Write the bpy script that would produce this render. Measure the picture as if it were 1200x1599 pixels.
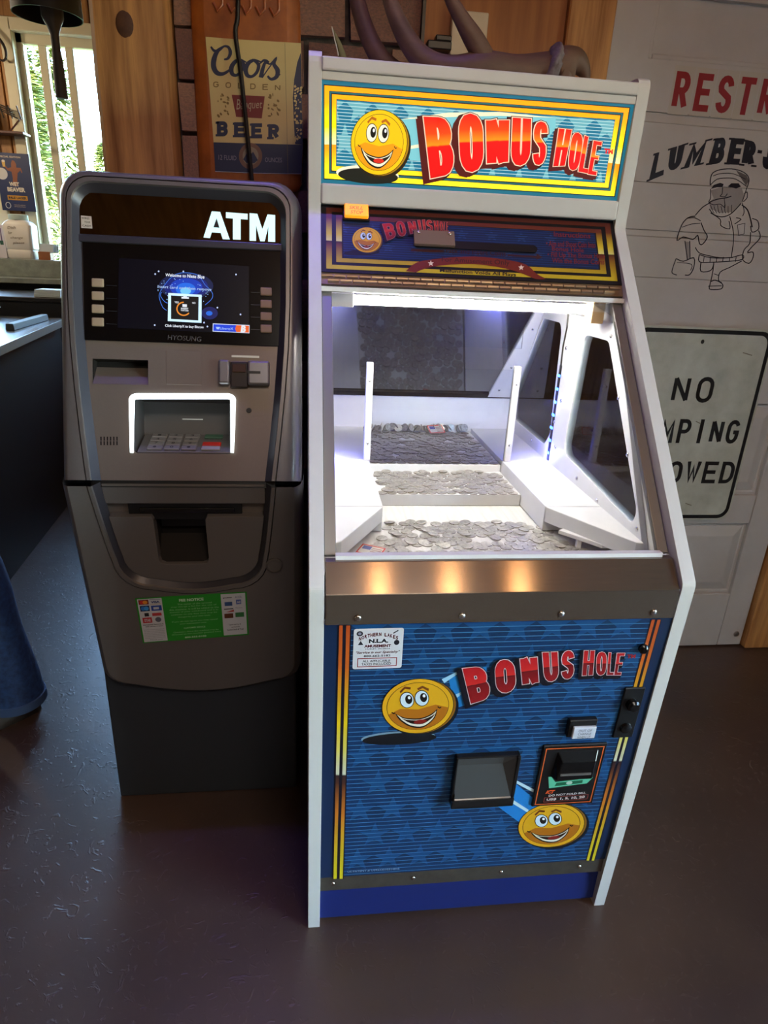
import bpy, bmesh, math, random
from mathutils import Vector, Matrix
from mathutils.geometry import tessellate_polygon

for _o in list(bpy.data.objects):
    bpy.data.objects.remove(_o, do_unlink=True)
SC = bpy.context.scene
COL = SC.collection
rnd = random.Random(11)

# ------------------------------------------------------------------ camera
CAM_POS = Vector((-0.0062, -0.9906, 1.3670))
YAW, PITCH, ROLL, FPX = 0.1302, 0.3725, 0.0476, 1010.0
_f = Vector((math.sin(YAW)*math.cos(PITCH), math.cos(YAW)*math.cos(PITCH), -math.sin(PITCH)))
_r0 = Vector((math.cos(YAW), -math.sin(YAW), 0))
_u0 = _r0.cross(_f)
CR = math.cos(ROLL)*_r0 + math.sin(ROLL)*_u0
CU = -math.sin(ROLL)*_r0 + math.cos(ROLL)*_u0
CF = _f
cam_d = bpy.data.cameras.new('camera')
cam_d.sensor_fit = 'HORIZONTAL'
cam_d.sensor_width = 36.0
cam_d.lens = FPX/1200*36.0
cam_d.clip_start = 0.02
cam_d.clip_end = 200
cam = bpy.data.objects.new('camera', cam_d)
COL.objects.link(cam)
_m = Matrix((CR, CU, -CF)).transposed().to_4x4()
_m.translation = CAM_POS
cam.matrix_world = _m
SC.camera = cam

# ------------------------------------------------------------------ view, world, sun, lamps
SC.view_settings.view_transform = 'Standard'
SC.view_settings.look = 'None'
SC.view_settings.gamma = 1.0
SC.view_settings.use_curve_mapping = False
SC.view_settings.exposure = 0.0

wd = bpy.data.worlds.new('sky')
SC.world = wd
wd.use_nodes = True
_nt = wd.node_tree
_nt.nodes.clear()
_sky = _nt.nodes.new('ShaderNodeTexSky')
_sky.sky_type = 'NISHITA'
_sky.sun_disc = False
_sky.sun_elevation = math.radians(48)
_sky.sun_rotation = math.radians(200)
_sky.air_density = 1.0
_sky.dust_density = 1.5
_bg = _nt.nodes.new('ShaderNodeBackground')
_bg.inputs['Strength'].default_value = 9.0
_wo = _nt.nodes.new('ShaderNodeOutputWorld')
_nt.links.new(_sky.outputs[0], _bg.inputs[0])
_nt.links.new(_bg.outputs[0], _wo.inputs[0])

def lamp(name, kind, loc, power, color, rot=(0, 0, 0), size=0.1, size_y=None, spread=None):
    d = bpy.data.lights.new(name, kind)
    d.energy = power
    d.color = color
    if kind == 'AREA':
        d.size = size
        if size_y:
            d.shape = 'RECTANGLE'
            d.size_y = size_y
        if spread:
            d.spread = spread
    elif kind == 'SUN':
        d.angle = size
    else:
        d.shadow_soft_size = size
    o = bpy.data.objects.new(name, d)
    o.location = loc
    o.rotation_euler = rot
    COL.objects.link(o)
    return o

SUN_POWER = 11.0
lamp('sunlight', 'SUN', (0, 0, 12), SUN_POWER, (1.0, 0.95, 0.86), (math.radians(42), 0, math.radians(-20)), 0.01)

# power of the room's lamps and of the added fill lamps (fittings below)
WARM_BULB = 5.5
CEILING_FILL = 36.0
PURPLE_LED = 1.9
TUBE_EMIT = 120.0
BAR_FILL = 22.0

# ------------------------------------------------------------------ colour and materials
def lin(c):
    out = []
    for v in c[:3]:
        v = v/255.0
        out.append(v/12.92 if v <= 0.04045 else ((v+0.055)/1.055)**2.4)
    return (out[0], out[1], out[2], 1.0)

def mat(name, col, rough=0.5, metal=0.0, noise=None, bump=None, spec=None, emit=None, stretch=None, coat=0.0,
        col2=None, objrand=0.0):
    m = bpy.data.materials.new(name)
    m.use_nodes = True
    nt = m.node_tree
    b = nt.nodes['Principled BSDF']
    c = lin(col)
    b.inputs['Base Color'].default_value = c
    b.inputs['Roughness'].default_value = rough
    b.inputs['Metallic'].default_value = metal
    if spec is not None:
        b.inputs['Specular IOR Level'].default_value = spec
    if coat:
        b.inputs['Coat Weight'].default_value = coat
        b.inputs['Coat Roughness'].default_value = 0.08
    if emit:
        b.inputs['Emission Color'].default_value = lin(emit[0])
        b.inputs['Emission Strength'].default_value = emit[1]
    vec = None
    if noise or bump:
        tc = nt.nodes.new('ShaderNodeTexCoord')
        mp = nt.nodes.new('ShaderNodeMapping')
        mp.inputs['Scale'].default_value = stretch or (1, 1, 1)
        nt.links.new(tc.outputs['Object'], mp.inputs[0])
        vec = mp.outputs[0]
    last = None
    if noise:
        n = nt.nodes.new('ShaderNodeTexNoise')
        n.inputs['Scale'].default_value = noise[0]
        n.inputs['Detail'].default_value = 5
        n.inputs['Roughness'].default_value = 0.62
        nt.links.new(vec, n.inputs['Vector'])
        rp = nt.nodes.new('ShaderNodeValToRGB')
        rp.color_ramp.elements[0].position = 0.32
        rp.color_ramp.elements[1].position = 0.68
        a = noise[1]
        if col2 is not None:
            c2 = lin(col2)
        else:
            c2 = tuple(max(0, x*(1-a)) for x in c[:3]) + (1,)
        rp.color_ramp.elements[0].color = c2
        rp.color_ramp.elements[1].color = c
        nt.links.new(n.outputs['Fac'], rp.inputs[0])
        last = rp.outputs[0]
    if objrand:
        oi = nt.nodes.new('ShaderNodeObjectInfo')
        hs = nt.nodes.new('ShaderNodeHueSaturation')
        mr = nt.nodes.new('ShaderNodeMapRange')
        mr.inputs['To Min'].default_value = 1-objrand
        mr.inputs['To Max'].default_value = 1+objrand
        nt.links.new(oi.outputs['Random'], mr.inputs['Value'])
        nt.links.new(mr.outputs[0], hs.inputs['Value'])
        mr2 = nt.nodes.new('ShaderNodeMapRange')
        mr2.inputs['To Min'].default_value = 0.485
        mr2.inputs['To Max'].default_value = 0.515
        nt.links.new(oi.outputs['Random'], mr2.inputs['Value'])
        nt.links.new(mr2.outputs[0], hs.inputs['Hue'])
        if last:
            nt.links.new(last, hs.inputs['Color'])
        else:
            hs.inputs['Color'].default_value = c
        last = hs.outputs[0]
    if last:
        nt.links.new(last, b.inputs['Base Color'])
    if bump:
        n2 = nt.nodes.new('ShaderNodeTexNoise')
        n2.inputs['Scale'].default_value = bump[0]
        n2.inputs['Detail'].default_value = 4
        nt.links.new(vec, n2.inputs['Vector'])
        bp = nt.nodes.new('ShaderNodeBump')
        bp.inputs['Strength'].default_value = bump[1]
        bp.inputs['Distance'].default_value = bump[2] if len(bump) > 2 else 0.002
        nt.links.new(n2.outputs['Fac'], bp.inputs['Height'])
        nt.links.new(bp.outputs[0], b.inputs['Normal'])
    return m

def glass_mat(name, tint=(255, 255, 255), refl=1.0, rough=0.0):
    m = bpy.data.materials.new(name)
    m.use_nodes = True
    nt = m.node_tree
    nt.nodes.clear()
    o = nt.nodes.new('ShaderNodeOutputMaterial')
    tr = nt.nodes.new('ShaderNodeBsdfTransparent')
    tr.inputs[0].default_value = lin(tint)
    gl = nt.nodes.new('ShaderNodeBsdfGlossy')
    gl.inputs['Roughness'].default_value = rough
    fr = nt.nodes.new('ShaderNodeFresnel')
    fr.inputs['IOR'].default_value = 1.45
    mu = nt.nodes.new('ShaderNodeMath')
    mu.operation = 'MULTIPLY'
    mu.inputs[1].default_value = refl
    mx = nt.nodes.new('ShaderNodeMixShader')
    nt.links.new(fr.outputs[0], mu.inputs[0])
    nt.links.new(mu.outputs[0], mx.inputs[0])
    nt.links.new(tr.outputs[0], mx.inputs[1])
    nt.links.new(gl.outputs[0], mx.inputs[2])
    nt.links.new(mx.outputs[0], o.inputs[0])
    return m

_pc = {}
def pr(col, emit=0.0, rough=0.42):
    """flat printed ink; emit > 0 only on backlit signs and screens"""
    k = (tuple(col), emit, rough)
    if k not in _pc:
        _pc[k] = mat('ink_%02x%02x%02x' % tuple(int(x) for x in col), col if not emit else tuple(x*0.5 for x in col),
                     rough, emit=(col, emit) if emit else None)
    return _pc[k]

def ramp_mat(name, stops, emit=0.0, rough=0.4):
    """ink whose colour is graded along the print's own height (UV v)"""
    m = bpy.data.materials.new(name)
    m.use_nodes = True
    nt = m.node_tree
    b = nt.nodes['Principled BSDF']
    b.inputs['Roughness'].default_value = rough
    uv = nt.nodes.new('ShaderNodeUVMap')
    sp = nt.nodes.new('ShaderNodeSeparateXYZ')
    rp = nt.nodes.new('ShaderNodeValToRGB')
    el = rp.color_ramp.elements
    while len(el) > 1:
        el.remove(el[-1])
    el[0].position = stops[0][0]
    el[0].color = lin(stops[0][1])
    for p_, c_ in stops[1:]:
        e = el.new(p_)
        e.color = lin(c_)
    nt.links.new(uv.outputs[0], sp.inputs[0])
    nt.links.new(sp.outputs['Y'], rp.inputs[0])
    nt.links.new(rp.outputs[0], b.inputs['Base Color'])
    if emit:
        nt.links.new(rp.outputs[0], b.inputs['Emission Color'])
        b.inputs['Emission Strength'].default_value = emit
    return m

# ------------------------------------------------------------------ frames (a plane with its own u, v and outward w)
class Frame:
    def __init__(s, o, ex, ey):
        s.o = Vector(o)
        s.ex = Vector(ex).normalized()
        s.ey = Vector(ey).normalized()
        s.en = s.ex.cross(s.ey)
    def p(s, u, v, w=0.0):
        return s.o + s.ex*u + s.ey*v + s.en*w
    def uv(s, x, y, w=0.0):
        """where the sight line of photo pixel (x, y) meets this plane raised by w: used to measure flat print"""
        d = CF + CR*((x-600)/FPX) - CU*((y-799.5)/FPX)
        t = ((s.o + s.en*w) - CAM_POS).dot(s.en)/d.dot(s.en)
        q = CAM_POS + d*t - s.o
        return (q.dot(s.ex), q.dot(s.ey))

def profile_frame(a, b):
    """plane that holds the x direction and runs from profile point a=(y,z) up to b; u is world x"""
    return Frame((0, a[0], a[1]), (1, 0, 0), (0, b[0]-a[0], b[1]-a[1]))

# ------------------------------------------------------------------ mesh building
def org(o):
    v = Vector((0, 0, 0))
    while o is not None:
        v = v + Vector(o.location)
        o = o.parent
    return v

class MB:
    def __init__(s):
        s.v = []; s.f = []; s.m = []; s.uv = []
    def add(s, vs, fs, m=0, uvs=None):
        k = len(s.v)
        s.v += [tuple(x) for x in vs]
        s.uv += list(uvs) if uvs else [(0, 0)]*len(vs)
        for f in fs:
            s.f.append(tuple(i+k for i in f)); s.m.append(m)
        return s
    def box(s, x0, x1, y0, y1, z0, z1, m=0):
        vs = [(x, y, z) for z in (z0, z1) for y in (y0, y1) for x in (x0, x1)]
        return s.add(vs, [(0, 2, 3, 1), (4, 5, 7, 6), (0, 1, 5, 4), (2, 6, 7, 3), (0, 4, 6, 2), (1, 3, 7, 5)], m)
    def fbox(s, F, u0, u1, v0, v1, w0, w1, m=0):
        vs = [F.p(u, v, w) for w in (w0, w1) for v in (v0, v1) for u in (u0, u1)]
        return s.add(vs, [(0, 2, 3, 1), (4, 5, 7, 6), (0, 1, 5, 4), (2, 6, 7, 3), (0, 4, 6, 2), (1, 3, 7, 5)], m)
    def plate(s, outer, holes, mp, w0, w1, m=0):
        loops = [outer]+list(holes)
        tris = tessellate_polygon([[Vector((a, b, 0)) for a, b in l] for l in loops])
        flat = [p_ for l in loops for p_ in l]
        n = len(flat)
        def area(t):
            a, b, c = (flat[i] for i in t)
            return (b[0]-a[0])*(c[1]-a[1])-(b[1]-a[1])*(c[0]-a[0])
        fs = []
        for t in tris:
            t = tuple(t) if area(t) > 0 else tuple(reversed(t))
            fs.append(tuple(i+n for i in t))
            fs.append(tuple(reversed(t)))
        k = 0
        for li, l in enumerate(loops):
            A = sum(l[i-1][0]*l[i][1]-l[i][0]*l[i-1][1] for i in range(len(l)))
            ccw = (A > 0) == (li == 0)
            for i in range(len(l)):
                a, b = k+i, k+(i+1) % len(l)
                q = (a, b, b+n, a+n)
                fs.append(q if ccw else tuple(reversed(q)))
            k += len(l)
        return s.add([mp(a, b, w0) for a, b in flat]+[mp(a, b, w1) for a, b in flat], fs, m)
    def loft(s, rings, m=0, cap0=False, cap1=False, closed=True):
        n = len(rings[0])
        vs = [p_ for r in rings for p_ in r]
        fs = []
        for j in range(len(rings)-1):
            for i in range(n if closed else n-1):
                a = j*n+i; b = j*n+(i+1) % n
                fs.append((a, b, b+n, a+n))
        if cap0:
            fs.append(tuple(reversed(range(n))))
        if cap1:
            fs.append(tuple(range((len(rings)-1)*n, len(rings)*n)))
        return s.add(vs, fs, m)
    def tube(s, pts, rad, n=8, m=0, cap=True):
        pts = [Vector(p_) for p_ in pts]
        if not hasattr(rad, '__len__'):
            rad = [rad]*len(pts)
        rings = []
        prev = None
        for i, p_ in enumerate(pts):
            t = (pts[min(i+1, len(pts)-1)]-pts[max(i-1, 0)]).normalized()
            if prev is None:
                a = Vector((0, 0, 1)) if abs(t.z) < 0.9 else Vector((1, 0, 0))
                x = t.cross(a).normalized()
            else:
                x = (prev - t*prev.dot(t)).normalized()
            prev = x
            y = t.cross(x)
            rings.append([p_ + (x*math.cos(2*math.pi*k/n)+y*math.sin(2*math.pi*k/n))*rad[i] for k in range(n)])
        return s.loft(rings, m, cap, cap)
    def lathe(s, prof, c, n=20, m=0, ax=(0, 0, 1), capb=True, capt=True):
        ax = Vector(ax).normalized()
        a = Vector((1, 0, 0)) if abs(ax.x) < 0.9 else Vector((0, 1, 0))
        x = (a-ax*a.dot(ax)).normalized(); y = ax.cross(x)
        rings = [[Vector(c)+ax*h+(x*math.cos(2*math.pi*k/n)+y*math.sin(2*math.pi*k/n))*r for k in range(n)] for r, h in prof]
        return s.loft(rings, m, capb, capt)
    def build(s, name, mats, parent=None, smooth=False, bevel=0.0, seg=2, label=None, cat=None, group=None, kind=None, at=None):
        o0 = org(parent) if parent else Vector(at or (0, 0, 0))
        me = bpy.data.meshes.new(name)
        me.from_pydata([Vector(v)-o0 for v in s.v], [], s.f)
        if not isinstance(mats, (list, tuple)):
            mats = [mats]
        for q in mats:
            me.materials.append(q)
        me.polygons.foreach_set('material_index', s.m)
        ul = me.uv_layers.new(name='UVMap')
        for lp in me.loops:
            ul.data[lp.index].uv = s.uv[lp.vertex_index]
        if smooth:
            me.polygons.foreach_set('use_smooth', [True]*len(me.polygons))
        me.update()
        o = bpy.data.objects.new(name, me)
        COL.objects.link(o)
        if parent:
            o.parent = parent
        else:
            o.location = o0
        if bevel:
            b = o.modifiers.new('bevel', 'BEVEL')
            b.width = bevel; b.segments = seg; b.limit_method = 'ANGLE'; b.angle_limit = math.radians(40)
        if smooth and smooth != 2:
            try:
                me.set_sharp_from_angle(angle=math.radians(38))
            except Exception:
                pass
        tag(o, label, cat, group, kind)
        return o

def tag(o, label=None, cat=None, group=None, kind=None):
    if label: o['label'] = label
    if cat: o['category'] = cat
    if group: o['group'] = group
    if kind: o['kind'] = kind
    return o

def thing(name, label, cat, loc=(0, 0, 0), group=None, kind=None):
    o = bpy.data.objects.new(name, None)
    o.empty_display_size = 0.05
    o.location = loc
    COL.objects.link(o)
    return tag(o, label, cat, group, kind)

def inst(name, src, loc, rot=None, parent=None, scale=None):
    """another object on the same mesh; loc in world metres"""
    o = bpy.data.objects.new(name, src.data if hasattr(src, 'data') else src)
    COL.objects.link(o)
    if parent:
        o.parent = parent
        o.location = Vector(loc)-org(parent)
    else:
        o.location = loc
    if rot is not None:
        if isinstance(rot, Matrix):
            o.rotation_euler = rot.to_euler()
        else:
            o.rotation_euler = rot
    if scale:
        o.scale = scale
    return o

# ------------------------------------------------------------------ 2D drawing helpers
def arc(cx, cy, rx, ry, a0, a1, n=8):
    return [(cx+rx*math.cos(math.radians(a0+(a1-a0)*i/n)), cy+ry*math.sin(math.radians(a0+(a1-a0)*i/n))) for i in range(n+1)]

def ell(cx, cy, rx, ry, rot=0, n=32):
    c, s_ = math.cos(math.radians(rot)), math.sin(math.radians(rot))
    return [(cx+rx*math.cos(t)*c-ry*math.sin(t)*s_, cy+rx*math.cos(t)*s_+ry*math.sin(t)*c) for t in (2*math.pi*i/n for i in range(n))]

def rrect(x0, y0, x1, y1, r, n=4):
    return arc(x1-r, y1-r, r, r, 0, 90, n)+arc(x0+r, y1-r, r, r, 90, 180, n)+arc(x0+r, y0+r, r, r, 180, 270, n)+arc(x1-r, y0+r, r, r, 270, 360, n)

def stroke(pts, w, closed=False, ext=0.0):
    """quads of a polyline drawn with a pen of width w (a number or one per point)"""
    P = [Vector((a[0], a[1])) for a in pts]
    n = len(P)
    if not hasattr(w, '__len__'):
        w = [w]*n
    if ext and not closed and n > 1:
        P = P[:]
        P[0] = P[0]-(P[1]-P[0]).normalized()*ext
        P[-1] = P[-1]+(P[-1]-P[-2]).normalized()*ext
    L = []; R = []
    for i in range(n):
        a = P[i-1] if (i > 0 or closed) else None
        b = P[(i+1) % n] if (i < n-1 or closed) else None
        d0 = (P[i]-a).normalized() if a is not None and (P[i]-a).length > 1e-9 else None
        d1 = (b-P[i]).normalized() if b is not None and (b-P[i]).length > 1e-9 else None
        if d0 is None: d0 = d1
        if d1 is None: d1 = d0
        n0 = Vector((-d0.y, d0.x)); n1 = Vector((-d1.y, d1.x))
        nm = n0+n1
        nm = n0 if nm.length < 1e-6 else nm.normalized()
        k = min(1/max(nm.dot(n0), 0.3), 2.2)
        L.append(P[i]+nm*(w[i]/2*k)); R.append(P[i]-nm*(w[i]/2*k))
    out = []
    for i in range(n if closed else n-1):
        j = (i+1) % n
        out.append([tuple(R[i]), tuple(R[j]), tuple(L[j]), tuple(L[i])])
    return out

def smooth_path(pts, k=4):
    """Catmull-Rom through pts"""
    P = [pts[0]]+list(pts)+[pts[-1]]
    out = []
    for i in range(1, len(P)-2):
        p0, p1, p2, p3 = P[i-1:i+3]
        for j in range(k):
            t = j/k
            out.append(tuple(0.5*((2*p1[a])+(-p0[a]+p2[a])*t+(2*p0[a]-5*p1[a]+4*p2[a]-p3[a])*t*t+(-p0[a]+3*p1[a]-3*p2[a]+p3[a])*t**3) for a in range(len(p1))))
    out.append(tuple(P[-2]))
    return out

GL = {
 'A': [[(0, 0), (.5, 1), (1, 0)], [(.2, .3), (.8, .3)]],
 'B': [[(0, 0), (0, 1)], [(0, 1), (.6, 1)]+arc(.6, .765, .36, .235, 90, -90)+[(0, .53)], [(0, .53), (.62, .53)]+arc(.62, .265, .38, .265, 90, -90)+[(0, 0)]],
 'C': [arc(.5, .7, .5, .3, 10, 180)+arc(.5, .3, .5, .3, 180, 350)],
 'D': [[(0, 0), (0, 1), (.45, 1)]+arc(.45, .6, .55, .4, 90, 0)+arc(.45, .4, .55, .4, 0, -90)+[(0, 0)]],
 'E': [[(0, 0), (0, 1)], [(0, 1), (1, 1)], [(0, .52), (.85, .52)], [(0, 0), (1, 0)]],
 'F': [[(0, 0), (0, 1), (1, 1)], [(0, .52), (.8, .52)]],
 'G': [arc(.5, .7, .5, .3, 20, 180)+arc(.5, .3, .5, .3, 180, 360)+[(1, .48), (.55, .48)]],
 'H': [[(0, 0), (0, 1)], [(1, 0), (1, 1)], [(0, .5), (1, .5)]],
 'I': [[(.5, 0), (.5, 1)]],
 'J': [[(1, 1), (1, .3)]+arc(.5, .3, .5, .3, 0, -180)],
 'K': [[(0, 0), (0, 1)], [(1, 1), (.05, .42)], [(.3, .55), (1, 0)]],
 'L': [[(0, 1), (0, 0), (1, 0)]],
 'M': [[(0, 0), (0, 1), (.5, .25), (1, 1), (1, 0)]],
 'N': [[(0, 0), (0, 1)], [(0, 1), (1, 0)], [(1, 0), (1, 1)]],
 'O': [arc(.5, .7, .5, .3, 0, 180)+arc(.5, .3, .5, .3, 180, 360)+[(1, .7)]],
 'P': [[(0, 0), (0, 1), (.55, 1)]+arc(.55, .74, .45, .26, 90, -90)+[(0, .48)]],
 'Q': [arc(.5, .7, .5, .3, 0, 180)+arc(.5, .3, .5, .3, 180, 360)+[(1, .7)], [(.6, .25), (1, -.05)]],
 'R': [[(0, 0), (0, 1), (.55, 1)]+arc(.55, .75, .43, .25, 90, -90)+[(0, .5)], [(.5, .5), (1, 0)]],
 'S': [arc(.5, .75, .5, .25, 5, 180, 8)+[(.08, .62), (.92, .4)]+arc(.5, .25, .5, .25, 0, -175, 8)],
 'T': [[(.5, 0), (.5, 1)], [(0, 1), (1, 1)]],
 'U': [[(0, 1), (0, .3)]+arc(.5, .3, .5, .3, 180, 360)+[(1, 1)]],
 'V': [[(0, 1), (.5, 0), (1, 1)]],
 'W': [[(0, 1), (.25, 0), (.5, .75), (.75, 0), (1, 1)]],
 'X': [[(0, 0), (1, 1)], [(0, 1), (1, 0)]],
 'Y': [[(0, 1), (.5, .5), (1, 1)], [(.5, .5), (.5, 0)]],
 'Z': [[(0, 1), (1, 1), (0, 0), (1, 0)]],
 '0': [arc(.5, .7, .5, .3, 0, 180)+arc(.5, .3, .5, .3, 180, 360)+[(1, .7)]],
 '1': [[(.2, .8), (.5, 1), (.5, 0)]],
 '2': [arc(.5, .7, .5, .3, 170, -20)+[(0, 0), (1, 0)]],
 '3': [arc(.5, .76, .45, .24, 160, -80), arc(.5, .27, .5, .27, 80, -160)],
 '4': [[(.75, 0), (.75, 1), (0, .3), (1, .3)]],
 '5': [[(.9, 1), (.1, 1), (.05, .55)]+arc(.48, .32, .5, .32, 130, -160)],
 '6': [arc(.5, .3, .5, .3, 0, 360, 14), [(.02, .35), (.2, .75), (.75, 1)]],
 '8': [arc(.5, .76, .42, .24, 0, 360, 14), arc(.5, .27, .5, .27, 0, 360, 14)],
 '-': [[(.1, .5), (.9, .5)]],
 '.': [[(.4, 0), (.6, 0)]],
 ',': [[(.55, .05), (.35, -.15)]],
}

def glyph(ch, W, H, sw, grow=0.0):
    """pen quads of one capital in a W x H box (pen sw); grow fattens it on every side"""
    out = []
    for pl in GL.get(ch, []):
        q = [(sw/2+a*(W-sw), sw/2+b*(H-sw)) for a, b in pl]
        e = grow
        if ch in 'BDEFHIKLMNPRTUJ1.4' and len(pl) == 2:
            e += sw*0.5 if ch not in 'NKR' else sw*0.0
        closed = ch in 'O0' or (len(q) > 10 and (Vector(q[0])-Vector(q[-1])).length < 1e-6)
        if closed:
            q = q[:-1]
        elif not (len(pl) == 2):
            e += sw*0.5 if ch in 'LTUJPDMV' or (ch == 'A') or ch == 'W' else 0.0
        if ch in 'NKRXYZAMVWB' or (ch == 'S' and grow == 0):
            pass
        out += stroke(q, sw+2*grow, closed, e)
    # keep slanting pens inside the line of the capital
    lo, hi = -grow, H+grow
    return [[(min(max(x, -grow-0.02*W), W+grow+0.02*W), min(max(y, lo), hi)) for x, y in p_] for p_ in out]

def bil(q, s_, t):
    """q = BL, BR, TR, TL"""
    return tuple((q[0][a]*(1-s_)+q[1][a]*s_)*(1-t)+(q[3][a]*(1-s_)+q[2][a]*s_)*t for a in (0, 1))

_txt = {}
def text_tris(body, bold=0.0, shear=0.0):
    """triangles of a line of text in Blender's built-in typeface, scaled to a unit box; also its width/height"""
    k = (body, bold, shear)
    if k in _txt:
        return _txt[k]
    cu = bpy.data.curves.new('t', 'FONT')
    cu.body = body
    cu.offset = bold
    cu.shear = shear
    cu.resolution_u = 3
    ob = bpy.data.objects.new('t', cu)
    COL.objects.link(ob)
    dg = bpy.context.evaluated_depsgraph_get()
    dg.update()
    me = ob.evaluated_get(dg).to_mesh()
    me.calc_loop_triangles()
    vs = [(v.co.x, v.co.y) for v in me.vertices]
    ts = [tuple(t.vertices) for t in me.loop_triangles]
    x0 = min(a for a, b in vs); x1 = max(a for a, b in vs)
    y0 = min(b for a, b in vs); y1 = max(b for a, b in vs)
    res = ([[((vs[i][0]-x0)/(x1-x0), (vs[i][1]-y0)/(y1-y0)) for i in t] for t in ts], (x1-x0)/(y1-y0))
    ob.evaluated_get(dg).to_mesh_clear()
    bpy.data.objects.remove(ob)
    bpy.data.curves.remove(cu)
    _txt[k] = res
    return res

class Art:
    """flat print on a plane. Points are photo pixels measured on that plane (px=True) or metres on it."""
    def __init__(s, F, base=0.0005, step=0.00012):
        s.F = F; s.base = base; s.step = step; s.it = []
    def add(s, pts, m, layer=0, px=True, vv=None):
        s.it.append((pts, m, layer, px, vv))
    def many(s, polys, m, layer=0, px=True, vv=None):
        for i, p_ in enumerate(polys):
            s.add(p_, m, layer, px, vv[i] if vv else None)
    def line(s, pts, w, m, layer=0, px=True, closed=False, ext=0.0):
        s.many(stroke(pts, w, closed, ext), m, layer, px)
    def text(s, body, quad, m, layer=0, px=True, bold=0.0, shear=0.0):
        tr, _ = text_tris(body, bold, shear)
        for t in tr:
            s.add([bil(quad, a, b) for a, b in t], m, layer, px)
    def textbox(s, body, x0, y0, x1, y1, m, layer=0, bold=0.0, slope=0.0, lean=0.0, shear=0.0):
        """photo box: x0,y0 bottom left, x1,y1 top right (pixel y grows down); slope = dy/dx of the line"""
        d = (x1-x0)*slope
        s.text(body, [(x0, y0), (x1, y0+d), (x1+lean, y1+d), (x0+lean, y1)], m, layer, True, bold, shear)
    def build(s, name, parent, **kw):
        mats = []; b = MB()
        for ni, (pts, m, layer, px, vv) in enumerate(s.it):
            if m not in mats:
                mats.append(m)
            q = [s.F.uv(x, y) for x, y in pts] if px else pts
            A = sum(q[i-1][0]*q[i][1]-q[i][0]*q[i-1][1] for i in range(len(q)))
            idx = list(range(len(q)))
            if A < 0:
                idx.reverse()
            P = [s.F.p(q[i][0], q[i][1], s.base+s.step*layer+2.5e-6*(ni % 24)) for i in idx]
            U = [(0, vv[i]) for i in idx] if vv else None
            if len(P) > 4:
                tr = tessellate_polygon([[Vector((q[i][0], q[i][1], 0)) for i in idx]])
                fs = []
                for t in tr:
                    a, c, d = (q[idx[i]] for i in t)
                    ar = (c[0]-a[0])*(d[1]-a[1])-(c[1]-a[1])*(d[0]-a[0])
                    fs.append(tuple(t) if ar > 0 else tuple(reversed(t)))
                b.add(P, fs, mats.index(m), U)
            else:
                b.add(P, [tuple(range(len(P)))], mats.index(m), U)
        return b.build(name, mats, parent, **kw)

def word(art, letters, fill, cream, dark, sw_frac, layer, shift=(-9, 6), out=1.4, edge=2.6):
    """solid block capitals: dark thickness behind, pale outline, graded face. letters = [(char, BL, BR, TR, TL)] in pixels"""
    for n_, (ch, bl, br, tr, tl) in enumerate(letters):
        W = math.hypot(br[0]-bl[0], br[1]-bl[1]); H = math.hypot(tl[0]-bl[0], tl[1]-bl[1])
        sw = sw_frac*W
        q = (bl, br, tr, tl)
        for p_ in glyph(ch, W, H, sw, edge*1.7):
            art.add([tuple(a+b for a, b in zip(bil(q, x/W, y/H), (shift[0]*0.55, shift[1]*0.55))) for x, y in p_], blk, layer-1)
        for k in range(5):
            f_ = k/4
            for p_ in glyph(ch, W, H, sw, edge):
                art.add([tuple(a+b for a, b in zip(bil(q, x/W, y/H), (shift[0]*f_, shift[1]*f_))) for x, y in p_], dark, layer)
        for p_ in glyph(ch, W, H, sw, out):
            art.add([bil(q, x/W, y/H) for x, y in p_], cream, layer+1)
        for p_ in glyph(ch, W, H, sw, 0):
            art.add([bil(q, x/W, y/H) for x, y in p_], fill, layer+2, True, [y/H for x, y in p_])

def star(cx, cy, r, rot=90, k=0.42):
    return [(cx+(r if i % 2 == 0 else r*k)*math.cos(math.radians(rot+36*i)), cy+(r if i % 2 == 0 else r*k)*math.sin(math.radians(rot+36*i))) for i in range(10)]
# ================================================================== SETTING
M = {}
def wood(name, c1, c2, rough=0.55, axis='Z', scale=1.0, rings=True):
    st = {'Z': (14, 14, 0.9), 'X': (0.9, 14, 14), 'Y': (14, 0.9, 14)}[axis]
    return mat(name, c1, rough, noise=(3.2*scale, 0.5), col2=c2, stretch=st, bump=(9*scale, 0.25, 0.002))

M['pine'] = wood('pine', (205, 150, 88), (150, 96, 48))
M['post'] = wood('post_pine', (212, 158, 94), (140, 92, 48), scale=0.8)
M['ply'] = wood('plywood', (176, 112, 56), (132, 78, 36), scale=0.5)
M['boards'] = wood('wall_boards', (190, 138, 80), (120, 78, 40))
M['ceil'] = wood('ceiling_boards', (206, 156, 98), (150, 104, 62), axis='Y')
M['mortar'] = mat('mortar', (92, 84, 78), 0.9, noise=(60, 0.4), bump=(120, 0.6, 0.003))
M['brick'] = mat('brick_clay', (172, 128, 104), 0.85, noise=(26, 0.4), col2=(128, 106, 92), bump=(90, 0.7, 0.003), objrand=0.3)
M['white_paint'] = mat('white_paint', (196, 192, 190), 0.55, noise=(7, 0.10), bump=(25, 0.12, 0.002))
M['cream_frame'] = mat('cream_frame', (214, 206, 178), 0.5)
M['wallpaint'] = mat('wall_paint', (112, 92, 76), 0.7, noise=(3, 0.15))
M['glass'] = glass_mat('clear_glass', (246, 252, 250))
M['black'] = mat('black_plastic', (16, 16, 17), 0.4)
M['steel'] = mat('steel', (190, 186, 180), 0.28, 1.0)
M['chrome'] = mat('chrome', (225, 225, 228), 0.12, 1.0)

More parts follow.
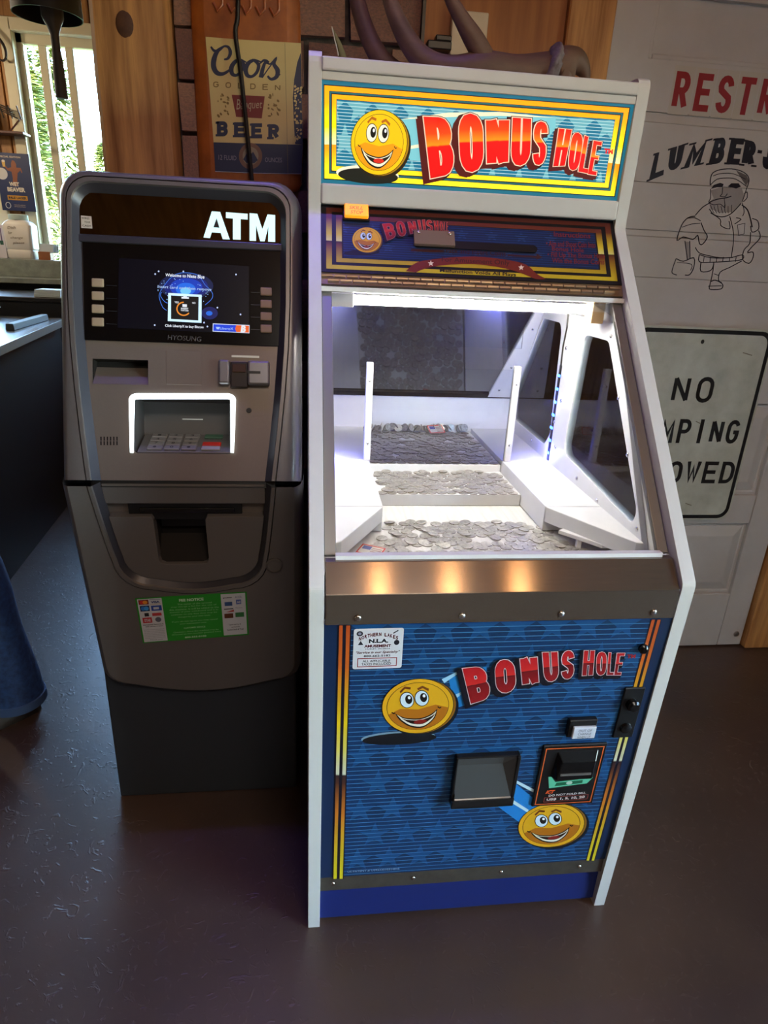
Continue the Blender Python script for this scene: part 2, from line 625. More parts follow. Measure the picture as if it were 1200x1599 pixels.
# ---- floor: dark stained concrete with a dull sheen and trowel marks
def floor_mat():
    m = bpy.data.materials.new('stained_floor')
    m.use_nodes = True
    nt = m.node_tree
    b = nt.nodes['Principled BSDF']
    tc = nt.nodes.new('ShaderNodeTexCoord')
    n1 = nt.nodes.new('ShaderNodeTexNoise'); n1.inputs['Scale'].default_value = 2.2; n1.inputs['Detail'].default_value = 6
    rp = nt.nodes.new('ShaderNodeValToRGB')
    rp.color_ramp.elements[0].position = 0.35; rp.color_ramp.elements[0].color = lin((62, 46, 40))
    rp.color_ramp.elements[1].position = 0.7; rp.color_ramp.elements[1].color = lin((82, 62, 52))
    nt.links.new(tc.outputs['Object'], n1.inputs['Vector'])
    nt.links.new(n1.outputs['Fac'], rp.inputs[0])
    nt.links.new(rp.outputs[0], b.inputs['Base Color'])
    n2 = nt.nodes.new('ShaderNodeTexNoise'); n2.inputs['Scale'].default_value = 16; n2.inputs['Detail'].default_value = 5
    n2.inputs['Distortion'].default_value = 1.6
    nt.links.new(tc.outputs['Object'], n2.inputs['Vector'])
    mr = nt.nodes.new('ShaderNodeMapRange'); mr.inputs['To Min'].default_value = 0.28; mr.inputs['To Max'].default_value = 0.48
    nt.links.new(n2.outputs['Fac'], mr.inputs['Value'])
    nt.links.new(mr.outputs[0], b.inputs['Roughness'])
    b.inputs['Specular IOR Level'].default_value = 0.75
    n3 = nt.nodes.new('ShaderNodeTexNoise'); n3.inputs['Scale'].default_value = 26; n3.inputs['Detail'].default_value = 3
    n3.inputs['Distortion'].default_value = 2.5
    nt.links.new(tc.outputs['Object'], n3.inputs['Vector'])
    r3 = nt.nodes.new('ShaderNodeValToRGB')
    r3.color_ramp.elements[0].position = 0.60; r3.color_ramp.elements[1].position = 0.70
    nt.links.new(n3.outputs['Fac'], r3.inputs[0])
    bp = nt.nodes.new('ShaderNodeBump'); bp.inputs['Strength'].default_value = 0.22; bp.inputs['Distance'].default_value = 0.004
    nt.links.new(r3.outputs[0], bp.inputs['Height'])
    bp2 = nt.nodes.new('ShaderNodeBump'); bp2.inputs['Strength'].default_value = 0.12; bp2.inputs['Distance'].default_value = 0.003
    nt.links.new(n2.outputs['Fac'], bp2.inputs['Height'])
    nt.links.new(bp.outputs[0], bp2.inputs['Normal'])
    nt.links.new(bp2.outputs[0], b.inputs['Normal'])
    return m

MB().box(-4.2, 3.2, -4.0, 3.95, -0.10, 0.0).build('floor', floor_mat(), kind='structure')
MB().box(-4.3, 3.3, -4.1, 4.1, 2.95, 3.05).build('ceiling', M['ceil'], kind='structure')

# ---- brick wall behind the machines, every brick its own piece
wb = MB().box(-0.34, 3.2, 1.062, 1.18, 0, 2.95).build('wall_back', M['mortar'], kind='structure')
BRK = []
for k in range(4):
    b = MB()
    q = random.Random(40+k)
    b.box(-0.5, 0.5, -0.5, 0.5, -0.5, 0.5)
    b.v = [(x+q.uniform(-.022, .022), y+q.uniform(-.06, .06), z+q.uniform(-.045, .045)) for x, y, z in b.v]
    me = b.build('brick', M['brick'], wb, bevel=0)
    BRK.append(me.data)
    bpy.data.objects.remove(me)
z = 0.012
row = 0
while z < 2.9:
    x = -0.335 - (0.11 if row % 2 else 0.0)
    while x < 0.30:
        a = max(x, -0.335); c = min(x+0.212, 0.298)
        if c-a > 0.04:
            o = inst('brick', rnd.choice(BRK), ((a+c)/2, 1.062-rnd.uniform(0.006, 0.011), z+0.053), parent=wb, scale=(c-a-0.004, 0.03, 0.106))
            o.rotation_euler = (rnd.uniform(-.03, .03), rnd.uniform(-.01, .01), rnd.uniform(-.02, .02))
            bv = o.modifiers.new('bevel', 'BEVEL'); bv.width = 0.004; bv.segments = 1
        x += 0.222
    z += 0.118
    row += 1
MB().box(0.305, 0.683, 1.028, 1.06, 0.0, 2.9).build('plywood_panel', M['ply'], wb)
MB().box(0.296, 0.3045, 1.022, 1.06, 0.0, 2.9).build('edge_strip', M['black'], wb)

# ---- remaining walls
MB().box(-0.45, -0.34, 1.14, 3.95, 0, 2.95).build('wall_return', M['boards'], kind='structure')
MB().box(-4.3, -4.2, -4.1, 4.1, 0, 2.95).build('wall_left', M['wallpaint'], kind='structure')
MB().box(-4.2, 3.3, -4.1, -4.0, 0, 2.95).build('wall_front', M['wallpaint'], kind='structure')
def wall_holes(name, fix, axis, a0, a1, holes, m, thick):
    b = MB()
    if axis == 'y':
        mp = lambda u, v, w: (u, fix+w, v)
    else:
        mp = lambda u, v, w: (fix+w, u, v)
    b.plate([(a0, 0), (a1, 0), (a1, 2.95), (a0, 2.95)], [[(h[0], h[2]), (h[1], h[2]), (h[1], h[3]), (h[0], h[3])] for h in holes], mp, 0, thick)
    return b.build(name, m, kind='structure')
W1 = (-1.775, -0.72, 1.16, 2.56)
W2 = (-3.20, -1.985, 1.16, 2.56)
wfar = wall_holes('wall_far', 3.95, 'y', -4.2, -0.34, [W1, W2], M['wallpaint'], 0.14)
xb = -4.2
while xb < -0.36:                                   # upright pine boards on the window wall
    for (z0, z1) in ((0, 1.16), (1.16, 2.56), (2.56, 2.95)):
        a, c = xb, min(xb+0.134, -0.345)
        if z0 == 1.16:
            for h in (W1, W2):
                if a < h[1]+0.05 and c > h[0]-0.05:
                    if a < h[0]-0.05: c = min(c, h[0]-0.05)
                    elif c > h[1]+0.05: a = max(a, h[1]+0.05)
                    else: a = c
        if c-a > 0.02:
            MB().box(a+0.002, c-0.002, 3.925, 3.95, z0, z1).build('board', M['boards'], wfar, bevel=0.003, seg=1)
    xb += 0.138
W3 = (-3.2, -0.9, 0.1, 2.25)
wr = wall_holes('wall_right', 3.2, 'x', -4.0, 4.1, [W3], M['wallpaint'], 0.1)

def window(name, x0, x1, z0, z1, mull):
    y = 3.95
    b = MB()
    t = 0.055
    for a, c, d, e in ((x0-t, x0+0.012, z0-t, z1+t), (x1-0.012, x1+t, z0-t, z1+t), (x0, x1, z1-0.012, z1+t), (x0, x1, z0-t, z0+0.012)):
        b.box(a, c, y-0.045, y+0.02, d, e)
    w = b.build(name, M['cream_frame'], kind='structure', bevel=0.004, seg=1)
    s = MB()
    for a, c, d, e in ((x0, x0+0.045, z0, z1), (x1-0.045, x1, z0, z1), (x0, x1, z1-0.06, z1), (x0, x1, z0, z0+0.06)):
        s.box(a, c, y+0.03, y+0.09, d, e)
    s.build('sash_frame', M['cream_frame'], w, bevel=0.004, seg=1)
    xs = [x0+0.045]+[q for q in mull]+[x1-0.045]
    for q in mull:
        MB().box(q-0.024, q+0.024, y+0.03, y+0.075, z0+0.06, z1-0.06).build('mullion', M['cream_frame'], w, bevel=0.004, seg=1)
    for i in range(len(xs)-1):
        MB().box(xs[i], xs[i+1], y+0.055, y+0.06, z0+0.06, z1-0.06).build('pane', M['glass'], w)
    return w
window('window_1', *W1, (-1.62, -1.462))
window('window_2', *W2, (-2.6,))
# tall shop window in the right-hand wall, out of view, the source of the cool light low on the right
b = MB()
for a, c, d, e in ((W3[0], W3[1], W3[2], W3[2]+0.08), (W3[0], W3[1], W3[3]-0.08, W3[3]), (W3[0], W3[0]+0.07, W3[2], W3[3]), (W3[1]-0.07, W3[1], W3[2], W3[3]), (-2.09, -2.01, W3[2], W3[3])):
    b.box(3.21, 3.29, a, c, d, e)
w3 = b.build('window_3', M['cream_frame'], kind='structure')
MB().box(3.245, 3.25, W3[0]+0.05, W3[1]-0.05, W3[2]+0.05, W3[3]-0.05).build('pane', M['glass'], w3)

# ---- post of rough pine at the end of the brick wall
b = MB()
rings = []
q = random.Random(5)
for i in range(31):
    zz = 2.95*i/30
    l = -0.531+q.uniform(-.002, .002)
    r = -0.343+q.uniform(-.002, .002)
    rings.append([Vector(p_) for p_ in ((l+.012, .985, zz), (-.44, .978, zz), (r-.01, .985, zz), (r, .998, zz), (r, 1.14, zz), (l, 1.14, zz), (l, .998, zz))])
b.loft(rings, 0, True, True)
post = b.build('trim_1', M['post'], smooth=True, kind='structure')
kn = MB()
kn.lathe([(0.021, 0), (0.017, 0.002), (0.004, 0.0025)], (-0.445, 0.9785, 1.873), 18, ax=(0, -1, 0))
kn.v = [(x, y, 1.873+(zz-1.873)*1.35) for x, y, zz in kn.v]
kn.build('knot', mat('knot_wood', (92, 58, 34), 0.6, noise=(60, 0.4)), post, smooth=True)
MB().box(0.684, 0.813, 1.008, 1.06, 0, 2.95).build('trim_2', M['pine'], kind='structure', bevel=0.004, seg=1)
MB().box(1.715, 1.86, 1.008, 1.06, 0, 2.95).build('trim_3', M['pine'], kind='structure', bevel=0.004, seg=1)

# ---- white door with boards, panels, lettering and a drawing
DY = 1.030
door = MB().box(0.8155, 1.707, 1.046, 1.060, 0.006, 2.12).build('door_1', M['white_paint'], kind='structure')
def dpart(name, x0, x1, z0, z1, y0=DY, bev=0.0025):
    return MB().box(x0, x1, y0, 1.0465, z0, z1).build(name, M['white_paint'], door, bevel=bev, seg=2)
dpart('stile', 0.8155, 0.930, 1.913, 2.12, DY, 0)
dpart('stile', 1.592, 1.707, 1.913, 2.12, DY, 0)
dpart('top_rail', 0.93, 1.592, 2.06, 2.12, DY, 0)
dpart('lettering_rail', 0.8155, 1.707, 1.789, 1.913, DY, 0)
b = MB()
for (xa, xb2, za, zb) in ((0.93, 0.945, 1.913, 2.06), (1.577, 1.592, 1.913, 2.06), (0.945, 1.577, 1.913, 1.928)):
    b.box(xa, xb2, DY+0.006, 1.0465, za, zb)
b.build('panel_moulding', M['white_paint'], door, bevel=0.004)
dpart('moulding', 0.8155, 1.707, 1.7625, 1.7888, DY+0.004, 0.003)
dpart('board', 0.8155, 1.707, 1.6120, 1.7622, DY, 0.001)
dpart('board', 0.8155, 1.707, 1.4845, 1.6108, DY, 0.001)
dpart('moulding', 0.8155, 1.707, 1.4655, 1.4842, DY+0.004, 0.003)
dpart('board', 0.8155, 1.707, 1.3515, 1.4652, DY, 0.001)
dpart('board', 0.8155, 1.707, 1.190, 1.3503, DY, 0.001)
dpart('stile', 0.8155, 0.93, 0.006, 1.188)
dpart('stile', 1.61, 1.707, 0.006, 1.188)
dpart('mullion', 1.23, 1.30, 0.006, 1.188)
for a, c in ((0.932, 1.228), (1.302, 1.608)):
    for d, e in ((0.006, 0.235), (0.525, 0.635), (0.965, 1.188)):
        dpart('rail', a, c, d, e)
    for d, e in ((0.237, 0.523), (0.637, 0.963)):
        b = MB()
        def ring(i, y): return [Vector((a+i, y, d+i)), Vector((c-i, y, d+i)), Vector((c-i, y, e-i)), Vector((a+i, y, e-i))]
        b.loft([ring(0.001, 1.045), ring(0.008, 1.043), ring(0.012, 1.0455), ring(0.045, 1.033), ring(0.05, 1.032)], 0, False, True)
        b.build('raised_panel', M['white_paint'], door)
b = MB().lathe([(0.012, 0), (0.011, 0.004), (0.006, 0.006)], (1.68, DY, 0.055), 14, ax=(0, -1, 0))
b.build('floor_bolt', M['steel'], door, smooth=True)

FD = Frame((0, DY, 0), (1, 0, 0), (0, 0, 1))
red = pr((146, 12, 20)); ink = pr((26, 26, 44)); tile = pr((190, 184, 174))
a = Art(FD)
# RESTROOMS on pale stick-on tiles, capitals 9 cm high
x = 1.022
for i, ch in enumerate('RESTROOMS'):
    a.add([(x-0.008, 1.786), (x+0.055, 1.786), (x+0.055, 1.903), (x-0.008, 1.903)], tile, 0, False)
    W, H = (0.046, 0.092)
    for p_ in glyph(ch, W, H, 0.0165):
        a.add([(x+u, 1.798+v) for u, v in p_], red, 2, False)
    x += 0.0655
a.build('restroom_lettering', door, label='dark red stick-on capitals on pale tiles')
# hand-painted arch of slab capitals
a = Art(FD)
def slab(ch, q, sw):
    W = math.hypot(q[1][0]-q[0][0], q[1][1]-q[0][1]); H = math.hypot(q[3][0]-q[0][0], q[3][1]-q[0][1])
    for p_ in glyph(ch, W, H, sw, 0.5):
        a.add([bil(q, u/W, v/H) for u, v in p_], ink, 1)
    feet = {'L': [(0, 0), (0, 1)], 'U': [(0, 1), (1, 1)], 'M': [(0, 0), (1, 0), (0, 1), (1, 1)], 'B': [(0, 0), (0, 1)], 'E': [(0, 0), (0, 1)], 'R': [(0, 0), (0, 1), (1, 0)], 'J': [(1, 1)]}.get(ch, [])
    for s_, t in feet:
        a.add([bil(q, s_+da, t+db) for da, db in ((-.2, -.02), (.25, -.02), (.25, .06), (-.2, .06))] if t == 0 else [bil(q, s_+da, t+db) for da, db in ((-.2, -.06), (.25, -.06), (.25, .02), (-.2, .02))], ink, 1)
for ch, q in (('L', ((1014, 282), (1036, 273), (1040, 235), (1024, 240))), ('U', ((1043, 268), (1062, 262), (1070, 225), (1048, 232))),
              ('M', ((1068, 263), (1093, 257), (1107, 218), (1082, 224))), ('B', ((1107, 257), (1129, 254), (1135, 214), (1118, 217))),
              ('E', ((1135, 256), (1154, 257), (1163, 217), (1143, 216))), ('R', ((1158, 258), (1177, 260), (1182, 222), (1165, 219))),
              ('J', ((1190, 262), (1204, 266), (1210, 226), (1196, 224))), ('A', ((1210, 268), (1230, 276), (1230, 236), (1222, 233))),
              ('C', ((1236, 279), (1254, 288), (1262, 250), (1244, 241))), ('K', ((1260, 291), (1280, 303), (1289, 265), (1269, 254))), ('S', ((1286, 307), (1303, 318), (1312, 282), (1295, 271)))):
    slab(ch, q, 8.6)
a.add([(1184, 234), (1191, 235), (1190, 240), (1183, 239)], ink, 1)
a.build('arched_lettering', door, label='dark blue hand-painted slab capitals in an arch')
# line drawing of a man leaning on an axe
a = Art(FD)
def dl(pts, w=1.0, fill=None):
    q = [(950+u/4.0, 80+v/4.0) for u, v in pts]
    if fill is not None:
        a.add(q, fill, 0)
    a.line(smooth_path(q, 3) if len(q) > 2 else q, w*1.45, ink, 2, True)
wash = pr((150, 142, 140)); wash2 = pr((96, 90, 92))
dl([(638, 838), (640, 795), (655, 760), (700, 740), (770, 735), (830, 748), (870, 775), (880, 810), (868, 850)], 1.1)
dl([(655, 780), (700, 765), (780, 765), (860, 800)], .8)
dl([(640, 835), (680, 800), (740, 792), (800, 800), (865, 845)], .9)
a.add([(950+u/4, 80+v/4) for u, v in ((800, 745), (865, 775), (880, 810), (862, 840), (835, 800))], wash2, 1)
a.add([(950+u/4, 80+v/4) for u, v in ((642, 860), (660, 835), (700, 822), (722, 830), (715, 848), (680, 850))], ink, 2)
a.add([(950+u/4, 80+v/4) for u, v in ((748, 845), (770, 825), (815, 825), (830, 845), (800, 858))], ink, 2)
a.add([(950+u/4, 80+v/4) for u, v in ((640, 870), (700, 850), (835, 855), (850, 900), (830, 960), (780, 1005), (700, 1010), (640, 985), (630, 945), (660, 920))], wash, 0)
dl([(640, 860), (640, 915), (628, 940)], .9)
dl([(868, 850), (850, 905), (838, 940)], .9)
dl([(715, 850), (712, 890), (700, 905), (730, 908), (745, 890)], .9)
dl([(628, 945), (680, 925), (740, 915), (770, 905)], 1.2)
dl([(628, 945), (660, 960), (700, 955), (730, 975), (725, 920)], .8)
dl([(632, 985), (660, 1020), (710, 1035), (760, 1020), (800, 985), (830, 950)], 1.0)
for k in range(7):
    dl([(640+k*22, 960+8*(k % 2)), (650+k*20, 990+6*(k % 3)), (662+k*18, 1012)], .6)
dl([(850, 890), (868, 880), (868, 915), (845, 940)], .9)
dl([(640, 945), (590, 975), (545, 1025)], 1.1)
dl([(545, 1030), (500, 1040), (460, 1085), (430, 1180), (470, 1160), (530, 1175), (560, 1150), (570, 1200), (590, 1205), (620, 1160), (600, 1120), (580, 1070)], 1.1)
dl([(490, 1045), (540, 1040), (578, 1060)], .8)
dl([(460, 1100), (520, 1080), (575, 1075)], .8)
dl([(480, 1185), (495, 1300)], 1.0)
dl([(510, 1185), (512, 1295)], 1.0)
a.add([(950+u/4, 80+v/4) for u, v in ((482, 1190), (510, 1190), (512, 1295), (492, 1298))], wash, 0)
dl([(425, 1295), (405, 1350), (400, 1385), (430, 1398)], 1.0)
dl([(425, 1295), (470, 1312), (535, 1290), (535, 1350), (510, 1395), (480, 1398)], 1.1)
dl([(430, 1320), (520, 1330), (515, 1370)], .7)
dl([(545, 1225), (560, 1250), (590, 1268), (700, 1290), (780, 1288)], 1.0)
dl([(835, 960), (870, 990), (890, 1050), (900, 1100)], 1.4)
dl([(838, 945), (850, 1000), (840, 1030)], .8)
dl([(760, 1030), (785, 1150), (770, 1285)], .9)
dl([(640, 1010), (700, 1050), (705, 1090), (760, 1110), (755, 1060)], .9)
dl([(790, 1080), (830, 1050), (800, 1040)], .9)
a.line([(950+u/4, 80+v/4) for u, v in ((808, 1085), (855, 1075), (850, 1140), (815, 1150))], .8, ink, 2, True, True)
dl([(900, 1045), (935, 1060), (940, 1110), (900, 1130), (890, 1090)], 1.0)
dl([(940, 1120), (950, 1165), (900, 1220), (870, 1255)], 1.1)
dl([(890, 1130), (885, 1200), (850, 1240), (840, 1300), (880, 1325), (905, 1290), (905, 1255), (870, 1260)], 1.0)
dl([(570, 1270), (570, 1315), (640, 1318), (760, 1312), (838, 1300), (838, 1272), (760, 1290), (640, 1290), (570, 1270)], 1.0)
for u in (600, 640, 680, 720, 760, 800):
    dl([(u, 1285), (u-4, 1315)], .8)
dl([(580, 1320), (580, 1375), (640, 1370), (660, 1330)], 1.0)
dl([(660, 1320), (655, 1370), (645, 1420), (632, 1475)], 1.0)
dl([(835, 1310), (760, 1350), (700, 1380), (690, 1430), (710, 1445)], 1.0)
dl([(632, 1475), (640, 1488), (705, 1485), (715, 1455), (670, 1430), (640, 1440)], 1.1)
dl([(625, 1468), (710, 1465)], .8)
dl([(660, 1390), (690, 1400)], .7)
a.build('axeman_drawing', door, label='dark ink line drawing of a bearded man leaning on an axe')

# ---- outdoors: ground and conifers
MB().box(-30, 20, 4.3, 60, -0.5, -0.3).build('ground_outside', mat('grass_ground', (110, 128, 60), 0.9, noise=(2, 0.4)), kind='structure')
M['needle'] = mat('needles', (104, 108, 34), 0.7, noise=(3, 0.5), col2=(52, 74, 28))
M['bark'] = mat('bark', (96, 72, 52), 0.9)
def conifer(x, y, h, r, n, label, seed):
    t = thing('conifer', label, 'tree', (x, y, -0.3), 'conifers outside the window')
    MB().tube([(x, y, -0.3), (x, y, h*0.9)], [0.12, 0.02], 7).build('trunk', M['bark'], t)
    q = random.Random(seed)
    b = MB()
    for i in range(n):
        u = q.random()**0.8
        zz = 0.4+(h-0.4)*u
        rr = r*(1-u)**0.8*(0.35+0.65*math.sqrt(q.random()))+0.05
        an = q.uniform(0, 6.283)
        c = Vector((x+rr*math.cos(an), y+rr*math.sin(an), zz-rr*0.25))
        d = Vector((math.cos(an+q.uniform(-.5, .5)), math.sin(an+q.uniform(-.5, .5)), q.uniform(-.6, .2))).normalized()
        s_ = d.cross(Vector((0, 0, 1))).normalized()
        L = q.uniform(.14, .30); w_ = q.uniform(.03, .06)
        up = d.cross(s_)*0.02
        b.add([c, c+d*L*.5+s_*w_+up, c+d*L, c+d*L*.5-s_*w_+up], [(0, 1, 2, 3)])
    b.build('foliage', M['needle'], t, kind='stuff')
conifer(-4.72, 12.0, 4.6, 0.75, 3000, 'tall yellow-green conifer filling the left strip of the window', 1)
conifer(-5.10, 15.0, 5.0, 0.75, 2000, 'thin bluish conifer seen through the middle window strip', 2)
conifer(-5.2, 19.0, 3.9, 0.9, 2600, 'low conifer standing beside the wooden post, lower right of the window', 3)
# ================================================================== COIN PUSHER CABINET
P1 = (0.456, 1.7273); P2 = (0.4635, 1.4487); P3 = (-0.0446, 0.8561); BACK = 0.985
CW, CT = 0.68, 0.025
XL, XR = CT, CW-CT
M['cab_white'] = mat('white_laminate', (206, 203, 198), 0.42, noise=(18, 0.04))
M['int_white'] = mat('inside_white', (232, 231, 232), 0.4, noise=(30, 0.05))
M['deck_white'] = mat('worn_deck', (226, 224, 222), 0.35, noise=(9, 0.2), stretch=(14, 1, 1))
M['blue_kick'] = mat('blue_kick', (13, 32, 100), 0.5, noise=(6, 0.1))
M['navy'] = pr((10, 36, 70))
M['acrylic'] = glass_mat('acrylic', (250, 252, 255), 1.0)
M['front_glass'] = glass_mat('cabinet_glass', (250, 252, 251), 0.8)
M['darkglass'] = mat('dark_mirror', (150, 152, 156), 0.04, 1.0)
M['coin'] = mat('coin_metal', (208, 204, 197), 0.34, 0.6, noise=(160, 0.45), bump=(420, 0.55, 0.001), objrand=0.14)
M['tray'] = mat('brushed_steel', (138, 124, 112), 0.17, 0.78, noise=(40, 0.18), stretch=(0.5, 18, 18))
_t = M['tray'].node_tree
_tb = _t.nodes['Principled BSDF']
_tb.inputs['Anisotropic'].default_value = 0.85
_tv = _t.nodes.new('ShaderNodeCombineXYZ')
_tv.inputs[1].default_value = 0.68
_tv.inputs[2].default_value = 0.73
_t.links.new(_tv.outputs[0], _tb.inputs['Tangent'])
M['alu'] = mat('grey_channel', (132, 130, 126), 0.42, 0.6)
M['screw'] = mat('screw_steel', (215, 215, 215), 0.2, 1.0)

cab = thing('coin_pusher', 'white coin pusher cabinet with lit header, sloping glass and blue cartoon front', 'arcade machine', (0.34, 0.45, 0))

def round_poly(pts, r, n=4):
    out = []
    k = len(pts)
    for i in range(k):
        a, b_, c = Vector(pts[i-1]), Vector(pts[i]), Vector(pts[(i+1) % k])
        d0 = (a-b_).normalized(); d1 = (c-b_).normalized()
        ang = d0.angle(d1)
        t = min(r/math.tan(ang/2), 0.45*(a-b_).length, 0.45*(c-b_).length)
        s_, e = b_+d0*t, b_+d1*t
        for j in range(n+1):
            u = j/n
            q = s_*(1-u)**2+b_*2*u*(1-u)+e*u*u
            out.append((q.x, q.y))
    return out

side_prof = [(0, 0.0), (BACK, 0.0), (BACK, P1[1])]+round_poly([(BACK, P1[1]), P1, P2, P3, (0, 0.0)], 0.02)[5:20]
win_f = [(0.505, 1.224), (0.375, 1.224), (0.130, 0.925), (0.140, 0.897), (0.505, 0.930), (0.527, 0.950)]
win_r = [(0.791, 1.235), (0.665, 1.235), (0.650, 1.215), (0.630, 0.955), (0.660, 0.915), (0.962, 0.920), (0.970, 0.990)]
win_f = round_poly(win_f, 0.028)
win_r = round_poly(win_r, 0.028)
def grow_poly(P, d):
    c = Vector((sum(a for a, b_ in P)/len(P), sum(b_ for a, b_ in P)/len(P)))
    return [tuple(c+(Vector(q)-c)*(1+d/(Vector(q)-c).length)) for q in P]
inner = [(0.060, 0.83), (BACK, 0.83), (BACK, 0.985), (0.79, 1.262), (0.345, 1.262)]
for sgn, x0, x1 in ((0, 0.0, XL), (1, XR, CW)):
    mp = lambda u, v, w: (x0+w, u, v)
    sp = MB().plate(side_prof, [grow_poly(win_f, 0.012), grow_poly(win_r, 0.012)], mp, 0, CT).build('side_panel', M['cab_white'], cab, bevel=0.0018, seg=2)
    xi = (XL, XL+0.013) if sgn == 0 else (XR-0.013, XR)
    mp2 = lambda u, v, w: (xi[0]+w, u, v)
    fr_ = MB().plate(inner, [win_f, win_r], mp2, 0, 0.013).build('side_window_frame', M['int_white'], cab, bevel=0.001, seg=1)
    xm = (xi[0]+xi[1])/2
    for wn in (win_f, win_r):
        MB().plate(grow_poly(wn, 0.005), [], lambda u, v, w: (xm-0.002+w, u, v), 0, 0.003).build('side_pane', M['acrylic'], fr_)
# screws (shared mesh)
sb = MB().lathe([(0.0062, 0), (0.0058, 0.002), (0.0035, 0.0034), (0.0, 0.0038)], (0, 0, 0), 12, capt=False)
scr = sb.build('screw', M['screw'], None, smooth=2)
SCR = scr.data
bpy.data.objects.remove(scr)
def screw(loc, nrm, parent, s_=1.0):
    return inst('screw', SCR, loc, Vector(nrm).to_track_quat('Z', 'Y').to_matrix(), parent, (s_, s_, s_))
for (y, z_) in ((0.365, 1.235), (0.285, 1.12), (0.205, 1.02), (0.115, 0.895), (0.15, 0.872), (0.30, 0.885), (0.42, 0.898), (0.58, 0.93), (0.585, 1.05), (0.60, 1.18), (0.61, 0.99), (0.76, 0.90), (0.995-0.03, 0.935), (0.90, 1.13), (0.845, 1.205)):
    screw((XR-0.0132, y, z_), (-1, 0, 0), cab, 0.8)
    screw((XL+0.0132, y, z_), (1, 0, 0), cab, 0.8)

MB().box(XL, XR, 0.462, BACK, 1.700, 1.715).build('top_board', M['cab_white'], cab)
MB().box(XL, XR, BACK-0.012, BACK, 0.02, 1.70).build('back_board', M['cab_white'], cab)
MB().box(XL, XR, 0.02, BACK-0.012, 0.02, 0.035).build('bottom_board', M['cab_white'], cab)
MB().box(XL, XR, 0.012, 0.024, 0.012, 0.1065).build('kick_plate', M['blue_kick'], cab)
MB().box(XL, XR, 0.0015, 0.010, 0.1065, 0.149).build('lower_metal_strip', mat('dull_metal', (112, 106, 98), 0.45, 0.8, noise=(30, 0.2)), cab, bevel=0.001, seg=1)
for x in (0.052, 0.225, 0.42, 0.60):
    screw((x, 0.0013, 0.128), (0, -1, 0), cab, 0.75)

# ---- header sign
FM = profile_frame((0.475, 1.503), (0.4633, 1.6805))
MB().box(XL, XR, 0.452, 0.470, 1.694, 1.7165).build('header_trim', M['cab_white'], cab, bevel=0.003)
MB().box(XL, XR, 0.458, 0.475, 1.6795, 1.6935).build('header_retainer', M['cab_white'], cab, bevel=0.001)
MB().box(XL, XR, 0.460, 0.480, 1.466, 1.5035).build('header_sill', M['cab_white'], cab, bevel=0.004)
ME = 0.95                                           # the header is lit from behind
hp = MB().fbox(FM, XL, XR, 0, 0.178, -0.006, 0.0).build('header_panel', pr((30, 130, 158), 0.62), cab)
teal = pr((4, 116, 150), ME); star_c = pr((112, 188, 200), ME*0.9); linec = pr((190, 226, 226), ME); blk = pr((12, 10, 8)); blkm = pr((16, 30, 34), 0.6)
a = Art(FM)
def panel_quad(p, f0, g0, f1, g1):
    return [bil(p, f0, g0), bil(p, f1, g0), bil(p, f1, g1), bil(p, f0, g1)]
MQ = [(501.5, 284.5), (964, 312.5), (990, 163.5), (501, 126.5)]        # art corners BL BR TR TL
ow = pr((255, 255, 255))
stripe_m = ramp_mat('header_stripe', [(0, (255, 236, 40)), (0.10, (255, 226, 30)), (0.34, (255, 150, 10)), (0.385, (252, 140, 12)), (0.39, (255, 238, 170)), (0.44, (255, 244, 150)), (0.56, (255, 232, 0)), (0.80, (255, 168, 0)), (1, (255, 150, 0))], ME)
def frame_stripes(art, Q, e0, e1, m, layer, ax=0.30):
    """rectangular ring between insets e0 and e1 (fractions of the height; ax scales them to the width)"""
    o = [(e0*ax, e0), (1-e0*ax, e0), (1-e0*ax, 1-e0), (e0*ax, 1-e0)]
    i_ = [(e1*ax, e1), (1-e1*ax, e1), (1-e1*ax, 1-e1), (e1*ax, 1-e1)]
    for k in range(4):
        c = [o[k], o[(k+1) % 4], i_[(k+1) % 4], i_[k]]
        art.add([bil(Q, u, v) for u, v in c], m, layer, True, [v for u, v in c])
frame_stripes(a, MQ, 0.030, 0.170, blkm, 0)
frame_stripes(a, MQ, 0.040, 0.090, stripe_m, 1)
frame_stripes(a, MQ, 0.094, 0.112, pr((40, 120, 130), 0.6), 1)
frame_stripes(a, MQ, 0.122, 0.168, stripe_m, 1)
IQ = [bil(MQ, u, v) for u, v in ((0.052, 0.178), (0.948, 0.178), (0.948, 0.822), (0.052, 0.822))]
a.add(IQ, teal, 1)
a.build('border_print', hp)
a = Art(FM)
for i in range(11):
    for j, (cv, off) in enumerate(((0.90, 0.0), (0.38, 0.5), (-0.10, 0.0))):
        cu_ = (i+off)/10.0-0.02
        st = [(cu_+x*0.050, cv+y*0.27) for x, y in star(0, 0, 1.0)]
        st = [(min(max(x, 0), 1), min(max(y, 0), 1)) for x, y in st]
        a.add([bil(IQ, x, y) for x, y in st], star_c, 6)
for i in range(19):
    v0 = 0.028+i/19.2
    a.add([bil(IQ, 0, v0), bil(IQ, 1, v0), bil(IQ, 1, v0+0.012), bil(IQ, 0, v0+0.012)], linec, 8)
a.add([(622, 187), (700, 176), (780, 176), (868, 184), (868, 200), (830, 250), (700, 255), (640, 250)], pr((128, 206, 214), ME), 9)
a.add([(622, 187), (700, 176), (780, 175), (868, 184), (780, 181), (700, 183)], pr((250, 244, 205), ME), 10)
a.add([(638, 228), (676, 222), (676, 227), (640, 233)], pr((250, 244, 205), ME), 10)
a.build('star_print', hp)

